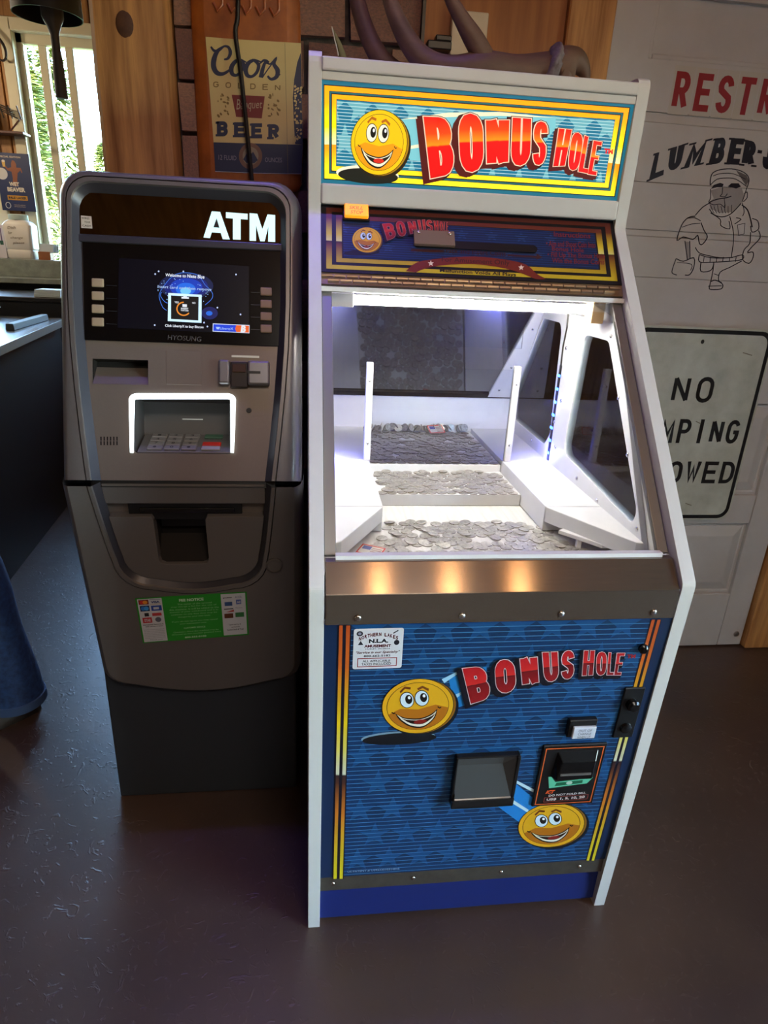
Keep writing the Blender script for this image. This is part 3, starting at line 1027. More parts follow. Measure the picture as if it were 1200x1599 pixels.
def coin_face(art, cx, cy, rx, ry, rot, em, L, shade=True, small=False):
    """a smiling gold coin, printed flat"""
    c_, s_ = math.cos(math.radians(rot)), math.sin(math.radians(rot))
    T = lambda x, y: (cx+(x*rx)*c_-(y*ry)*s_, cy+(x*rx)*s_+(y*ry)*c_)
    P = lambda pts: [T(x, y) for x, y in pts]
    E = lambda x, y, a_, b_, n=24: P(ell(x, y, a_, b_, 0, n))
    Y = pr((255, 204, 0), em) if em else pr((220, 164, 24))
    O = pr((250, 160, 4), em) if em else pr((178, 106, 14))
    K = blk
    art.add(E(0.10, 0.08, 1.05, 1.05, 40), pr((6, 20, 30)) if not em else pr((60, 40, 0), em*0.3), L)
    art.add(E(0.05, 0.02, 1.03, 1.01, 40), pr((196, 140, 0), em*0.8) if em else pr((140, 92, 16)), L+1)
    art.add(E(0, 0, 1.02, 1.02, 40), K, L+2)
    art.add(E(0, 0, 1.0, 1.0, 40), Y, L+3)
    art.add(E(0, 0, 0.88, 0.88, 40), K, L+4)
    art.add(E(0, 0, 0.865, 0.865, 40), Y, L+5)
    low = [(0.865*math.cos(t), 0.865*math.sin(t)) for t in (math.radians(x) for x in range(12, 169, 6))]
    art.add(P(low+[(-0.5, 0.02), (0.0, 0.12), (0.5, 0.02)]), O, L+6)
    for ex in (-0.28, 0.14):
        art.add(E(ex, -0.28, 0.205, 0.30), K, L+8)
        art.add(E(ex, -0.28, 0.185, 0.275), pr((250, 244, 220), em) if em else pr((206, 226, 236)), L+9)
        art.add(E(ex+0.05, -0.30, 0.10, 0.17), K, L+10)
        art.add(E(ex+0.07, -0.36, 0.04, 0.06, 10), pr((255, 255, 255), em) if em else pr((235, 240, 245)), L+11)
        bx = ex+(-0.02 if ex < 0 else 0.06)
        dy = -0.05 if ex < 0 else 0.0
        art.add(P([(bx-0.16, -0.60+dy+(0.03 if ex < 0 else -0.06)), (bx, -0.74+dy), (bx+0.17, -0.68+dy+(0 if ex < 0 else 0.08)), (bx+0.15, -0.60+dy+(0 if ex < 0 else 0.09)), (bx, -0.65+dy), (bx-0.13, -0.53+dy+(0.02 if ex < 0 else -0.06))]), pr((206, 110, 10), em*0.8) if em else pr((120, 62, 14)), L+8)
    top = smooth_path([(-0.66, 0.16), (-0.40, 0.36), (0.0, 0.45), (0.32, 0.36), (0.54, 0.18)], 4)
    bot = smooth_path([(0.54, 0.18), (0.42, 0.52), (0.08, 0.80), (-0.28, 0.72), (-0.54, 0.44), (-0.66, 0.16)], 4)
    art.add(P(top+bot[1:-1]), K, L+8)
    t2 = smooth_path([(-0.61, 0.21), (-0.40, 0.40), (0.0, 0.49), (0.32, 0.40), (0.50, 0.25)], 4)
    b2 = smooth_path([(0.50, 0.25), (0.38, 0.52), (0.08, 0.75), (-0.26, 0.67), (-0.50, 0.43)], 4)
    art.add(P(t2+b2[1:]), pr((252, 246, 214), em) if em else pr((226, 222, 204)), L+9)
    b3 = smooth_path([(0.46, 0.34), (0.34, 0.50), (0.08, 0.66), (-0.24, 0.60), (-0.46, 0.40)], 4)
    t3 = smooth_path([(-0.50, 0.37), (-0.30, 0.46), (0.0, 0.52), (0.30, 0.44), (0.46, 0.34)], 4)
    art.add(P(t3+b3[1:]), pr((26, 8, 6)), L+10)
    art.add(P(ell(0.02, 0.57, 0.19, 0.075, 0, 16)), pr((224, 40, 24), em) if em else pr((132, 28, 24)), L+11)
    for sx in (-0.70, 0.60):
        art.line(P([(sx-0.05, 0.10), (sx, 0.16), (sx+0.05, 0.14)]), rx*0.03, K, L+8)

a = Art(FM)
a.add(ell(574, 272, 49, 13.5, 4, 30), pr((252, 244, 214), ME), 12)
a.add(ell(575, 275, 47, 12.0, 4, 30), pr((30, 34, 26)), 13)
coin_face(a, 592, 222.5, 43.5, 50.5, 3, ME, 14)
a.build('coin_emblem', hp)
face_m = ramp_mat('header_letter', [(0, (196, 0, 0)), (0.18, (226, 0, 0)), (0.50, (255, 0, 0)), (0.505, (255, 30, 0)), (0.53, (255, 130, 10)), (0.72, (255, 60, 0)), (1, (250, 0, 0))], ME)
a = Art(FM)
BH = [('B', (672, 279), (710, 271), (703, 184), (661, 182.5)), ('O', (719, 271), (755, 267), (753, 178), (715, 177)), ('N', (760, 263), (793, 260), (795, 181), (758, 181)),
      ('U', (797, 261), (827, 257), (829, 186), (800, 184)), ('S', (831, 259), (850, 257), (856, 191), (834, 189))]
HO = [('H', (863, 260), (881, 259), (892, 203), (872, 201)), ('O', (885, 266), (902, 267), (911, 210), (893, 205)), ('L', (902, 268), (917, 271), (925, 217), (912, 212)), ('E', (917, 272), (930, 274), (939, 222), (926, 220))]
cream = pr((255, 226, 190), ME); drk = pr((104, 10, 6), 0.55)
word(a, BH, face_m, cream, drk, 0.45, 32, (-9, 6))
word(a, HO, face_m, cream, drk, 0.45, 37, (-6, 6), 1.0, 1.8)
a.textbox('TM', 942, 240, 956, 232, pr((236, 20, 20), ME), 34, 0.06, 0.1, 1)
a.build('header_lettering', hp)

# ---- instruction flap
FI = profile_frame((0.3829, 1.3384), (0.4758, 1.4655))
fp = MB().fbox(FI, XL, XR, 0, 0.1575, -0.008, 0.0).build('instruction_flap', pr((14, 14, 22)), cab)
QI = [(503, 424), (972, 444), (959, 345), (503, 319)]
a = Art(FI)
st2 = ramp_mat('flap_stripe', [(0, (196, 176, 40)), (0.12, (190, 160, 36)), (0.40, (112, 60, 28)), (0.455, (60, 30, 20)), (0.46, (212, 200, 120)), (0.56, (206, 180, 46)), (0.80, (104, 42, 26)), (1, (66, 24, 20))])
frame_stripes(a, QI, 0.045, 0.105, st2, 1, 0.32)
frame_stripes(a, QI, 0.150, 0.210, st2, 1, 0.32)
II = [bil(QI, u, v) for u, v in ((0.072, 0.22), (0.928, 0.22), (0.928, 0.78), (0.072, 0.78))]
a.add(II, pr((20, 48, 96)), 1)
for i in range(16):
    v0 = i/16.0+0.015
    a.add([bil(II, 0, v0), bil(II, 1, v0), bil(II, 1, v0+0.026), bil(II, 0, v0+0.026)], pr((12, 28, 60)), 3)
for i in range(9):
    for cv, off in ((0.78, 0.0), (0.32, 0.5)):
        a.add([bil(II, min(max((i+off)/8.5+x*0.03, 0), 1), min(max(cv+y*0.17, 0), 1)) for x, y in star(0, 0, 1)], pr((34, 68, 118)), 2)
a.build('flap_background', fp)
a = Art(FI)
a.add(ell(565, 395, 28, 4.5, -2, 20), pr((14, 16, 18)), 5)
coin_face(a, 573, 375.5, 22.5, 19.5, 4, 0, 6)
fm2 = ramp_mat('flap_letter', [(0, (120, 16, 14)), (0.48, (168, 26, 20)), (0.5, (196, 60, 26)), (0.7, (186, 36, 26)), (1, (176, 26, 24))])
B2 = [('B', (605, 377), (619, 372), (613, 350), (597, 352)), ('O', (623, 372), (635, 369), (630, 347), (617, 348)), ('N', (641, 369), (652, 367), (648, 346), (636, 347)), ('U', (656, 367), (665, 365), (663, 345), (652, 346)), ('S', (668, 365), (676, 363), (674, 345), (665, 346))]
H2 = [('H', (679, 363), (685, 362.5), (684, 347), (677, 347)), ('O', (687, 363), (692, 363), (691, 348), (686, 348)), ('L', (693, 363), (696, 363), (696, 349), (693, 349)), ('E', (697, 363), (700, 363), (699, 349), (697, 349))]
word(a, B2, fm2, pr((180, 130, 110)), pr((30, 8, 10)), 0.34, 28, (-3, 2), 0.5, 1.0)
word(a, H2, fm2, pr((180, 130, 110)), pr((30, 8, 10)), 0.34, 28, (-1.5, 2), 0.3, 0.6)
rib = pr((112, 36, 26)); ribt = pr((62, 22, 26))
a.add(smooth_path([(634, 424), (652, 410), (690, 404), (740, 401), (790, 406), (822, 414), (838, 428), (852, 436), (836, 436), (822, 430), (790, 420), (740, 413), (690, 415), (664, 420), (650, 426)], 3), rib, 6)
a.text('For Amusement Only', [(690, 411), (796, 417), (796, 407), (690, 402)], ribt, 8, True, 0.01)
a.text('Malfunction Voids All Plays', [(687, 427), (806, 434), (806, 427), (687, 420)], pr((26, 22, 18)), 8, True, 0.02)
for cx, cy in ((673, 412), (814, 418.5)):
    a.add([(cx+x, cy-y) for x, y in star(0, 0, 5)], pr((226, 206, 186)), 9)
a.line([(642, 391), (692, 393)], 4, ribt, 6); a.line([(793, 399), (840, 402)], 3, ribt, 6)
a.add([(838, 397), (848, 402), (838, 406)], ribt, 6)
a.text('Track and Insert Coins', [(690, 395), (790, 401), (790, 393), (690, 387)], ribt, 7, True, 0.01)
for t_, x0, y0, x1, y1 in (('Instructions', 865, 370, 922, 362), ('• Aim and Shoot Coin Into', 853, 385, 930, 376), ('Bonus Hole', 862, 392, 912, 385), ('• Fill Up The Bonus Hole', 855, 404, 945, 394), ('Win the Bonus Coins', 862, 411, 944, 403)):
    a.text(t_, [(x0, y0), (x1, y0+3), (x1, y1+3), (x0, y1)], pr((118, 38, 44)), 7, True, 0.015)
a.build('flap_print', fp)
u0, v0 = FI.uv(646, 381); u1, v1 = FI.uv(838, 384)
MB().plate([(u0+a_, v0+b_+(a_)*0.0) for a_, b_ in rrect(0, -0.0085, u1-u0, 0.0085, 0.008)], [], FI.p, 0.0005, 0.004).build('coin_slot', M['black'], fp)
u2, v2 = FI.uv(646, 386)
u3, v3 = FI.uv(708, 367)
sl = MB().fbox(FI, u2, u3, v2, v3, 0.004, 0.012).build('slot_slider', mat('clear_slider', (124, 102, 90), 0.2), fp, bevel=0.001, seg=1)
for uu in (u2+0.010, u3-0.010):
    screw(FI.p(uu, v3-0.007, 0.012), FI.en, sl, 0.6)
u0, v0 = FI.uv(538, 343); u1, v1 = FI.uv(574.5, 326)
bl_ = MB().fbox(FI, u0-0.003, u1+0.003, v0-0.004, v1+0.002, 0.0, 0.006).build('stop_button_housing', M['black'], fp, bevel=0.001, seg=1)
lb = MB().fbox(FI, u0, u1, v0, v1, 0.004, 0.014).build('stop_button', mat('amber_lens', (255, 170, 40), 0.35, emit=((255, 150, 24), 1.0)), bl_, bevel=0.002)
a = Art(FI, 0.0145)
a.text('SKILL', [(545, 334), (566, 335), (566, 330), (545, 329)], pr((190, 96, 10), 0.4), 0, True, 0.0, 0.2)
a.text('STOP', [(547, 341), (566, 342), (566, 337), (547, 336)], pr((190, 96, 10), 0.4), 0, True, 0.0, 0.2)
a.build('button_text', lb)
# hinge under the flap, knuckle by knuckle, and the dark strip over the glass
hm = mat('hinge_steel', (150, 132, 112), 0.35, 0.9, objrand=0.25)
hs = MB().fbox(FI, XL, XR, -0.026, -0.0005, -0.012, -0.002).build('hinge', hm, cab)
kb = MB().tube([(-0.5, 0, 0), (0.5, 0, 0)], 0.0044, 8).build('hinge_knuckle', hm, None, smooth=True)
KM = kb.data
bpy.data.objects.remove(kb)
for i in range(25):
    for j in range(2):
        x = XL+0.012+0.025*i+(0.0125 if j else 0)
        if x < XR-0.012:
            inst('hinge_knuckle', KM, FI.p(x, -0.008-0.010*j, -0.002), parent=hs, scale=(0.0228, 1, 1))
FG = profile_frame((-0.0218, 0.8366), (0.4863, 1.4292))
MB().fbox(FG, XL, XR, 0.6155, 0.652, -0.005, 0.012).build('glass_head_strip', mat('dark_strip', (50, 42, 40), 0.5), cab, bevel=0.002)

# ---- sloping glass in its channels
MB().fbox(FG, XL+0.001, XL+0.0215, 0.066, 0.6155, -0.006, 0.006).build('glass_channel', M['alu'], cab, bevel=0.0015)
MB().fbox(FG, XR-0.0215, XR-0.001, 0.066, 0.6155, -0.006, 0.006).build('glass_channel', M['alu'], cab, bevel=0.0015)
MB().fbox(FG, XL+0.018, XR-0.018, 0.060, 0.612, -0.004, -0.001).build('sloping_glass', M['front_glass'], cab)
# ---- steel ledge folded over the lower front
tp = [(-0.004, 0.888), (-0.043, 0.8455), (-0.043, 0.788), (-0.0405, 0.788), (-0.0405, 0.8445), (0.012, 0.872), (0.012, 0.888)]
b = MB()
b.plate([(y, z_) for y, z_ in tp], [], lambda u, v, w: (w, u, v), XL+0.002, XR-0.002)
lg = b.build('steel_ledge', M['tray'], cab, bevel=0.002, seg=2)
for x in (0.082, 0.262, 0.44, 0.612):
    screw((x, -0.0431, 0.8015), (0, -1, 0), lg, 1.0)

# ---- lower front with its print
FL = profile_frame((-0.001, 0.149), (-0.0385, 0.788))
LV = 0.640
lp = MB().fbox(FL, XL, XR, 0, LV, -0.015, 0.0).build('front_door', M['navy'], cab)
a = Art(FL)
uv = FL.uv
lbl = [uv(535.5, 1371), uv(916, 1343.5), uv(1017.5, 967.5), uv(547.5, 976)]
a.add([(lbl[0][0], 0.002), (lbl[1][0], 0.002), (lbl[2][0], LV-0.001), (lbl[3][0], LV-0.001)], pr((9, 50, 94)), 0, False)
UL, UR = (lbl[0][0]+lbl[3][0])/2, (lbl[1][0]+lbl[2][0])/2
q = random.Random(3)
for i in range(9):
    for j in range(9):
        cx = UL+0.03+0.066*i+(0.033 if j % 2 else 0); cy = 0.05+0.072*j
        if cx < UR-0.01:
            s1 = [(min(max(cx+x*0.034, UL), UR), min(max(cy+y*0.036, 0.003), LV-0.002)) for x, y in star(0, 0, 1, 90, 0.38)]
            a.add(s1, pr((14, 70, 120)), 2, False)
            a.add([(min(max(cx+0.033+x*0.02, UL), UR), min(max(cy-0.006+y*0.020, 0.003), LV-0.002)) for x, y in ell(0, 0, 1, 1, 0, 10)], pr((7, 44, 84)), 1, False)
for i in range(58):
    v0 = 0.006+i*0.0109
    a.add([(UL, v0), (UR, v0), (UR, v0+0.0015), (UL, v0+0.0015)], pr((62, 116, 160)), 4, False)
a.build('star_print', lp)
a = Art(FL)
sm = ramp_mat('front_stripe', [(0, (214, 196, 30)), (0.10, (206, 180, 30)), (0.30, (196, 112, 30)), (0.43, (70, 38, 30)), (0.462, (48, 30, 32)), (0.466, (206, 206, 180)), (0.56, (212, 196, 90)), (0.66, (220, 190, 20)), (0.86, (196, 96, 26)), (1, (176, 74, 24))])
for x0, x1, x2, x3 in ((519, 537, 529, 549), (913, 931, 1015, 1034)):
    pass
def vstripe(bx0, bx1, tx0, tx1, yb, yt, m, L):
    pts = [(bx0, yb), (bx1, yb), (tx1, yt), (tx0, yt)]
    a.add(pts, m, L, True, [0, 0, 1, 1])
vstripe(519.5, 537, 528.5, 549, 1371.5, 976, pr((14, 12, 30)), 5)
vstripe(521, 526, 530, 535.5, 1371.5, 976, sm, 6)
vstripe(530.5, 535.5, 541, 547, 1371.5, 976, sm, 6)
a.build('stripe_print', lp)
a = Art(FL)
vstripe(914.5, 929.5, 1016, 1033, 1343, 967, pr((14, 12, 30)), 5)
vstripe(916, 920, 1018, 1023, 1343, 967, sm, 6)
vstripe(924, 928, 1027, 1032, 1343, 967, sm, 6)
a.build('stripe_print', lp)
a = Art(FL)
a.add([(700, 1058), (760, 1040), (760, 1090), (712, 1105)], pr((26, 120, 190)), 6)
a.add([(690, 1060), (716, 1047), (716, 1051), (694, 1066)], pr((150, 200, 226)), 7)
a.add([(706, 1086), (720, 1080), (720, 1084), (710, 1092)], pr((150, 200, 226)), 7)
a.build('beam_print', lp)
a = Art(FL)
a.add([(762, 1247), (800, 1218), (850, 1260), (820, 1290)], pr((30, 124, 200)), 6)
a.add([(800, 1214), (834, 1232), (834, 1237), (800, 1219)], pr((190, 216, 226)), 7)
a.add([(792, 1242), (826, 1264), (824, 1268), (788, 1246)], pr((190, 216, 226)), 7)
a.build('beam_print', lp)
a = Art(FL)
a.add(ell(622, 1151, 58, 9.5, -3, 30), pr((120, 150, 170)), 6)
a.add(ell(624, 1153, 58, 9.0, -3, 30), pr((10, 14, 22)), 7)
a.build('hole_print', lp)
a = Art(FL)
coin_face(a, 652.5, 1101.5, 55.5, 42, -7, 0, 8)
a.build('coin_emblem', lp)
a = Art(FL)
coin_face(a, 861, 1287.5, 51.5, 33.5, -8, 0, 8)
a.build('coin_emblem', lp)
a = Art(FL)
fm3 = ramp_mat('front_letter', [(0, (150, 18, 24)), (0.45, (120, 14, 20)), (0.5, (96, 12, 18)), (0.505, (206, 40, 36)), (0.7, (196, 30, 34)), (1, (176, 20, 28))])
B3 = [('B', (735, 1097), (767, 1087), (757, 1038), (722, 1042)), ('O', (775, 1082), (806, 1077), (802, 1027), (772, 1029)), ('N', (816, 1072), (841, 1068), (838, 1019), (811, 1022)), ('U', (850, 1064), (872, 1060), (870, 1016), (846.5, 1017)), ('S', (876, 1059), (895, 1057), (896, 1013), (877, 1015))]
H3 = [('H', (908.5, 1053), (925, 1052), (928, 1014), (911.5, 1014)), ('O', (930, 1053), (945, 1052), (947, 1016), (931.5, 1016)), ('L', (947, 1052), (957, 1052), (959, 1018), (950, 1017)), ('E', (958.5, 1052), (968.5, 1052), (975, 1018), (963, 1018))]
cr3 = pr((206, 190, 190)); dk3 = pr((12, 12, 26))
word(a, B3, fm3, cr3, dk3, 0.42, 26, (-7, 5), 1.1, 2.2)
word(a, H3, fm3, cr3, dk3, 0.40, 26, (-5, 5), 0.8, 1.5)
a.textbox('TM', 978, 1026, 991, 1020, pr((150, 20, 26)), 27, 0.05, 0, 1)
a.text('US PATENT # US9233010314845', [(543, 1362), (624, 1357), (624, 1354), (543, 1359)], pr((150, 170, 190)), 8, True, 0.0)
a.build('front_lettering', lp)
# operator's sticker
a = Art(FL, 0.0022)
SQ = [(550.5, 1044), (627, 1041.5), (631, 979), (553, 981)]
a.add([bil(SQ, x, y) for x, y in rrect(0.0, 0.0, 1, 1, 0.05)], pr((206, 206, 210)), 0)
def st(t, x0, x1, y0, y1, c, bold=0.02, shear=0.0):
    a.text(t, [bil(SQ, x0, y0), bil(SQ, x1, y0), bil(SQ, x1, y1), bil(SQ, x0, y1)], c, 2, True, bold, shear)
dkr = pr((84, 20, 36)); dkb = pr((34, 34, 44))
n_ = 'NORTHERN LAKES'
for i, ch in enumerate(n_):
    if ch != ' ':
        t_ = (i-6.5)/6.5
        cx, cy = 0.50+t_*0.37, 0.855-0.10*t_*t_
        w_ = 0.024
        st(ch, cx-w_, cx+w_, cy-0.045, cy+0.045, dkr, 0.04)
st('N.L.A.', 0.31, 0.70, 0.64, 0.74, dkb, 0.05)
st('AMUSEMENT', 0.22, 0.76, 0.53, 0.60, dkr, 0.04)
st('HURLEY, WI 54534', 0.25, 0.74, 0.475, 0.51, dkb, 0.01)
st('"Service is our Specialty"', 0.06, 0.95, 0.365, 0.44, dkr, 0.02, 0.3)
st('800-662-5182', 0.22, 0.76, 0.295, 0.345, dkb, 0.02)
a.line([bil(SQ, x, y) for x, y in ((0.10, 0.06), (0.89, 0.06), (0.89, 0.26), (0.10, 0.26))], 1.2, pr((150, 36, 46)), 2, True, True)
st('ALL APPLICABLE', 0.20, 0.76, 0.165, 0.22, dkb, 0.01)
st('TAXES INCLUDED', 0.18, 0.78, 0.09, 0.15, dkb, 0.01)
a.add([bil(SQ, x, y) for x, y in ell(0.12, 0.88, 0.065, 0.065, 0, 14)], dkb, 2)
a.add([bil(SQ, x, y) for x, y in ell(0.12, 0.88, 0.035, 0.035, 0, 12)], pr((130, 130, 150)), 3)
a.add([bil(SQ, x, y) for x, y in ell(0.87, 0.64, 0.055, 0.065, 0, 14)], dkb, 2)
a.add([bil(SQ, x, y) for x, y in ((0.09, 0.60), (0.20, 0.60), (0.145, 0.70))], dkb, 2)
a.line([bil(SQ, x, y) for x, y in ((0.79, 0.87), (0.89, 0.94))], 1.6, dkb, 2)
a.build('operator_sticker', lp, label='white rounded sticker with dark red and black lettering')
# payout cup
cup = thing
u0, v0 = uv(703, 1250); u1, v1 = uv(806, 1172)
u0, u1 = uv(704, 1232)[0], uv(800, 1232)[0]
v0 = uv(750, 1249)[1]; v1 = uv(752, 1174)[1]
b = MB()
b.fbox(FL, u0, u1, v0, v0+0.022, 0.0, 0.020)
b.fbox(FL, u0, u0+0.005, v0+0.022, v1, 0.0, 0.014)
b.fbox(FL, u1-0.008, u1, v0+0.022, v1, 0.0, 0.018)
b.fbox(FL, u0, u1, v1-0.004, v1, 0.0, 0.014)
cupo = b.build('payout_cup', M['black'], lp, bevel=0.003)
b = MB()
g = lambda u, v, w: FL.p(u, v, w)
b.add([g(u0+.005, v0+.022, .018), g(u1-.008, v0+.022, .018), g(u1-.03, v1-.03, .003), g(u0+.005, v1-.03, .003)], [(0, 1, 2, 3)])
b.add([g(u0+.005, v1-.03, .003), g(u1-.03, v1-.03, .003), g(u1-.03, v1-.004, .006), g(u0+.005, v1-.004, .006)], [(0, 1, 2, 3)])
b.add([g(u1-.03, v1-.03, .003), g(u1-.008, v0+.022, .018), g(u1-.008, v1-.004, .014), g(u1-.03, v1-.004, .006)], [(0, 1, 2, 3)])
b.build('cup_chute', mat('chute_steel', (104, 106, 106), 0.4, 0.7), cupo)
MB().fbox(FL, u0+0.004, u1-0.008, v0+0.022, v0+0.026, 0.012, 0.0195).build('cup_lip', M['steel'], cupo, bevel=0.001, seg=1)
# bill acceptor
BQ = [(830, 1257), (926, 1250), (946, 1157), (847, 1162)]
def fl_rect(Q):
    pts = [uv(x, y) for x, y in Q]
    return (min(pts[0][0], pts[3][0])+abs(pts[0][0]-pts[3][0])/2, max(pts[1][0], pts[2][0])-abs(pts[1][0]-pts[2][0])/2, (pts[0][1]+pts[1][1])/2, (pts[2][1]+pts[3][1])/2)
x0, x1, y0, y1 = fl_rect(BQ)
ba = MB().fbox(FL, x0, x1, y0, y1, 0.0, 0.006).build('bill_acceptor', M['black'], lp, bevel=0.0015, seg=1)
FB2 = Frame(FL.p(0, 0, 0.006), FL.ex, FL.ey)
a = Art(FB2)
def bq(f_, g_): return (x0+(x1-x0)*f_, y0+(y1-y0)*g_)
a.line([bq(*c) for c in ((0.05, 0.04), (0.95, 0.04), (0.95, 0.955), (0.05, 0.955))], 0.0022, pr((206, 96, 40)), 0, False, True)
a.add([bq(*c) for c in ((0.22, 0.31), (0.82, 0.36), (0.90, 0.46), (0.76, 0.44), (0.30, 0.41), (0.22, 0.50), (0.17, 0.50))], pr((96, 206, 170), 0.5), 0, False)
a.add([bq(*c) for c in ((0.30, 0.34), (0.74, 0.37), (0.74, 0.42), (0.32, 0.395))], pr((24, 120, 84), 0.3), 1, False)
a.add([bq(*c) for c in ell(0.53, 0.385, 0.05, 0.028, 0, 14)], pr((190, 230, 214), 0.4), 2, False)
a.text('ICT', [bq(*c) for c in ((0.18, 0.215), (0.32, 0.215), (0.33, 0.275), (0.19, 0.275))], pr((222, 90, 40)), 0, False, 0.05, 0.2)
a.text('DO NOT FOLD BILL', [bq(*c) for c in ((0.24, 0.165), (0.84, 0.185), (0.84, 0.215), (0.24, 0.20))], pr((200, 200, 200)), 0, False, 0.03)
a.text('US$  1, 5, 10, 20', [bq(*c) for c in ((0.22, 0.09), (0.84, 0.10), (0.84, 0.15), (0.22, 0.135))], pr((210, 200, 196)), 0, False, 0.04)
a.line([bq(*c) for c in ((0.18, 0.075), (0.89, 0.09), (0.89, 0.165), (0.18, 0.15))], 0.0012, pr((150, 60, 50)), 0, False, True)
a.build('acceptor_print', ba)
b = MB()
lo = [FB2.p(*bq(*c), 0.0) for c in ((0.20, 0.50), (0.86, 0.50), (0.88, 0.90), (0.24, 0.90))]
hi = [FB2.p(*bq(*c), 0.014) for c in ((0.26, 0.52), (0.82, 0.52), (0.82, 0.80), (0.30, 0.80))]
b.loft([lo, hi], 0, False, True)
mouth = b.build('acceptor_mouth', mat('gloss_black', (9, 9, 10), 0.25), ba, bevel=0.002)
MB().fbox(FB2, *[bq(0.30, 0)[0], bq(0.78, 0)[0]], bq(0, 0.60)[1], bq(0, 0.63)[1], 0.0135, 0.0155).build('bill_slot', M['alu'], mouth)
# change light box
x0, x1, y0, y1 = fl_rect([(883, 1145), (926, 1143), (930, 1117), (886, 1119)])
cl = MB().fbox(FL, x0, x1, y0, y1, 0.0, 0.012).build('change_light', M['black'], lp, bevel=0.0015, seg=1)
x0, x1, y0, y1 = fl_rect([(889, 1145), (924, 1143), (927, 1126), (891, 1127)])
MB().fbox(FL, x0, x1, y0, y1, 0.010, 0.017).build('light_lens', pr((206, 210, 222)), cl, bevel=0.0015, seg=1)
FB3 = Frame(FL.p(0, 0, 0.017), FL.ex, FL.ey)
a = Art(FB3)
for k, t_ in enumerate(('OUT OF', 'CHANGE', 'WHEN LIT')):
    yy = y1-(y1-y0)*(0.36+0.28*k)
    a.text(t_, [(x0+(x1-x0)*0.22, yy), (x0+(x1-x0)*0.80, yy), (x0+(x1-x0)*0.80, yy+(y1-y0)*0.2), (x0+(x1-x0)*0.22, yy+(y1-y0)*0.2)], pr((60, 60, 80)), 0, False)
a.build('light_text', cl)
# lock plate, knob
x0, x1, y0, y1 = fl_rect([(957, 1150), (986, 1149), (1008, 1071), (974, 1073)])
lk = MB().fbox(FL, x0, x1, y0, y1, 0.0, 0.005).build('lock_plate', M['black'], lp, bevel=0.0015, seg=1)
MB().lathe([(0.013, 0), (0.013, 0.010), (0.009, 0.014)], FL.p((x0+x1)/2, y0+(y1-y0)*0.70, 0.005), 16, ax=FL.en).build('lock_handle', mat('gloss_black2', (14, 14, 15), 0.22), lk, smooth=True)
MB().lathe([(0.012, 0), (0.010, 0.005), (0.004, 0.007)], FL.p((x0+x1)/2, y0+(y1-y0)*0.22, 0.005), 16, ax=FL.en).build('lock_cylinder', mat('gloss_black3', (14, 14, 15), 0.2), lk, smooth=True)
uu, vv = uv(1004, 1011)
MB().lathe([(0.009, 0), (0.010, 0.006), (0.006, 0.011), (0.002, 0.012)], FL.p(uu, vv, 0), 16, ax=FL.en).build('black_knob', mat('gloss_black4', (12, 12, 13), 0.2), lp, smooth=True)

# ---- inside the glass: lamp, shelves, decks
MB().box(XL, XR, 0.362, 0.80, 1.303, 1.312).build('inside_ceiling', M['int_white'], cab)
MB().box(XL+0.020, XR-0.020, 0.003, 0.016, 0.84, 0.8955).build('front_curb', M['int_white'], cab)
tb = MB().tube([(0.092, 0.405, 1.286), (0.598, 0.405, 1.286)], 0.0092, 12)
tl_ = tb.build('lamp_tube', mat('tube_glow', (255, 255, 255), 0.4, emit=((255, 250, 240), TUBE_EMIT)), cab, smooth=True)
MB().box(XL+0.013, 0.092, 0.392, 0.418, 1.272, 1.302).build('lamp_holder', M['int_white'], cab, bevel=0.002)
wbk = MB().box(0.600, 0.628, 0.385, 0.425, 1.258, 1.302).build('wood_block', mat('raw_wood', (214, 176, 126), 0.6, noise=(40, 0.2)), cab, bevel=0.002)
ctl = MB().box(XL+0.014, XL+0.022, 0.45, 0.50, 1.20, 1.262).build('light_controller', M['black'], cab, bevel=0.004)
FC = Frame((XL+0.022, 0.475, 1.23), (0, -1, 0), (0, 0, 1))
for c, du, dv in (((60, 190, 50), 0.006, 0.012), ((210, 50, 40), 0.004, -0.004)):
    MB().plate(ell(du, dv, 0.006, 0.004, 0, 12), [], lambda u, v, w: (XL+0.022+w, 0.455-u, 1.23+v), 0, 0.003).build('controller_button', pr(c), ctl)
shelf_l = [[(XL+0.013, 0.28), (0.157, 0.28), (0.157, 0.613), (XL+0.013, 0.613)], [(XL+0.013, 0.617), (0.157, 0.617), (0.172, 0.97), (XL+0.013, 0.97)], [(XL+0.013, 0.085), (0.060, 0.10), (0.157, 0.277), (XL+0.013, 0.277)]]
shelf_r = [[(0.515, 0.28), (XR-0.013, 0.28), (XR-0.013, 0.613), (0.515, 0.613)], [(0.515, 0.617), (XR-0.013, 0.617), (XR-0.013, 0.97), (0.515, 0.97)], [(0.515, 0.277), (0.628, 0.085), (XR-0.013, 0.080), (XR-0.013, 0.277)]]
for k, nm in ((0, 'side_shelf'), (1, 'side_shelf'), (2, 'front_wing')):
    for S in (shelf_l, shelf_r):
        MB().plate(S[k], [], lambda u, v, w: (u, v, w), 0.845 if k == 2 else 0.822, 0.880).build(nm, M['int_white'], cab, bevel=0.0012, seg=1)
DZ, PZ, UZ = 0.820, 0.850, 0.868
MB().box(XL+0.013, XR-0.013, 0.10, 0.97, 0.808, DZ).build('coin_deck', M['deck_white'], cab)
MB().box(0.159, 0.513, 0.437, 0.616, DZ+0.0005, PZ).build('pusher_plate', M['int_white'], cab, bevel=0.001, seg=1)
MB().box(0.159, 0.513, 0.618, 0.965, DZ+0.0005, UZ).build('upper_deck', M['int_white'], cab, bevel=0.001, seg=1)
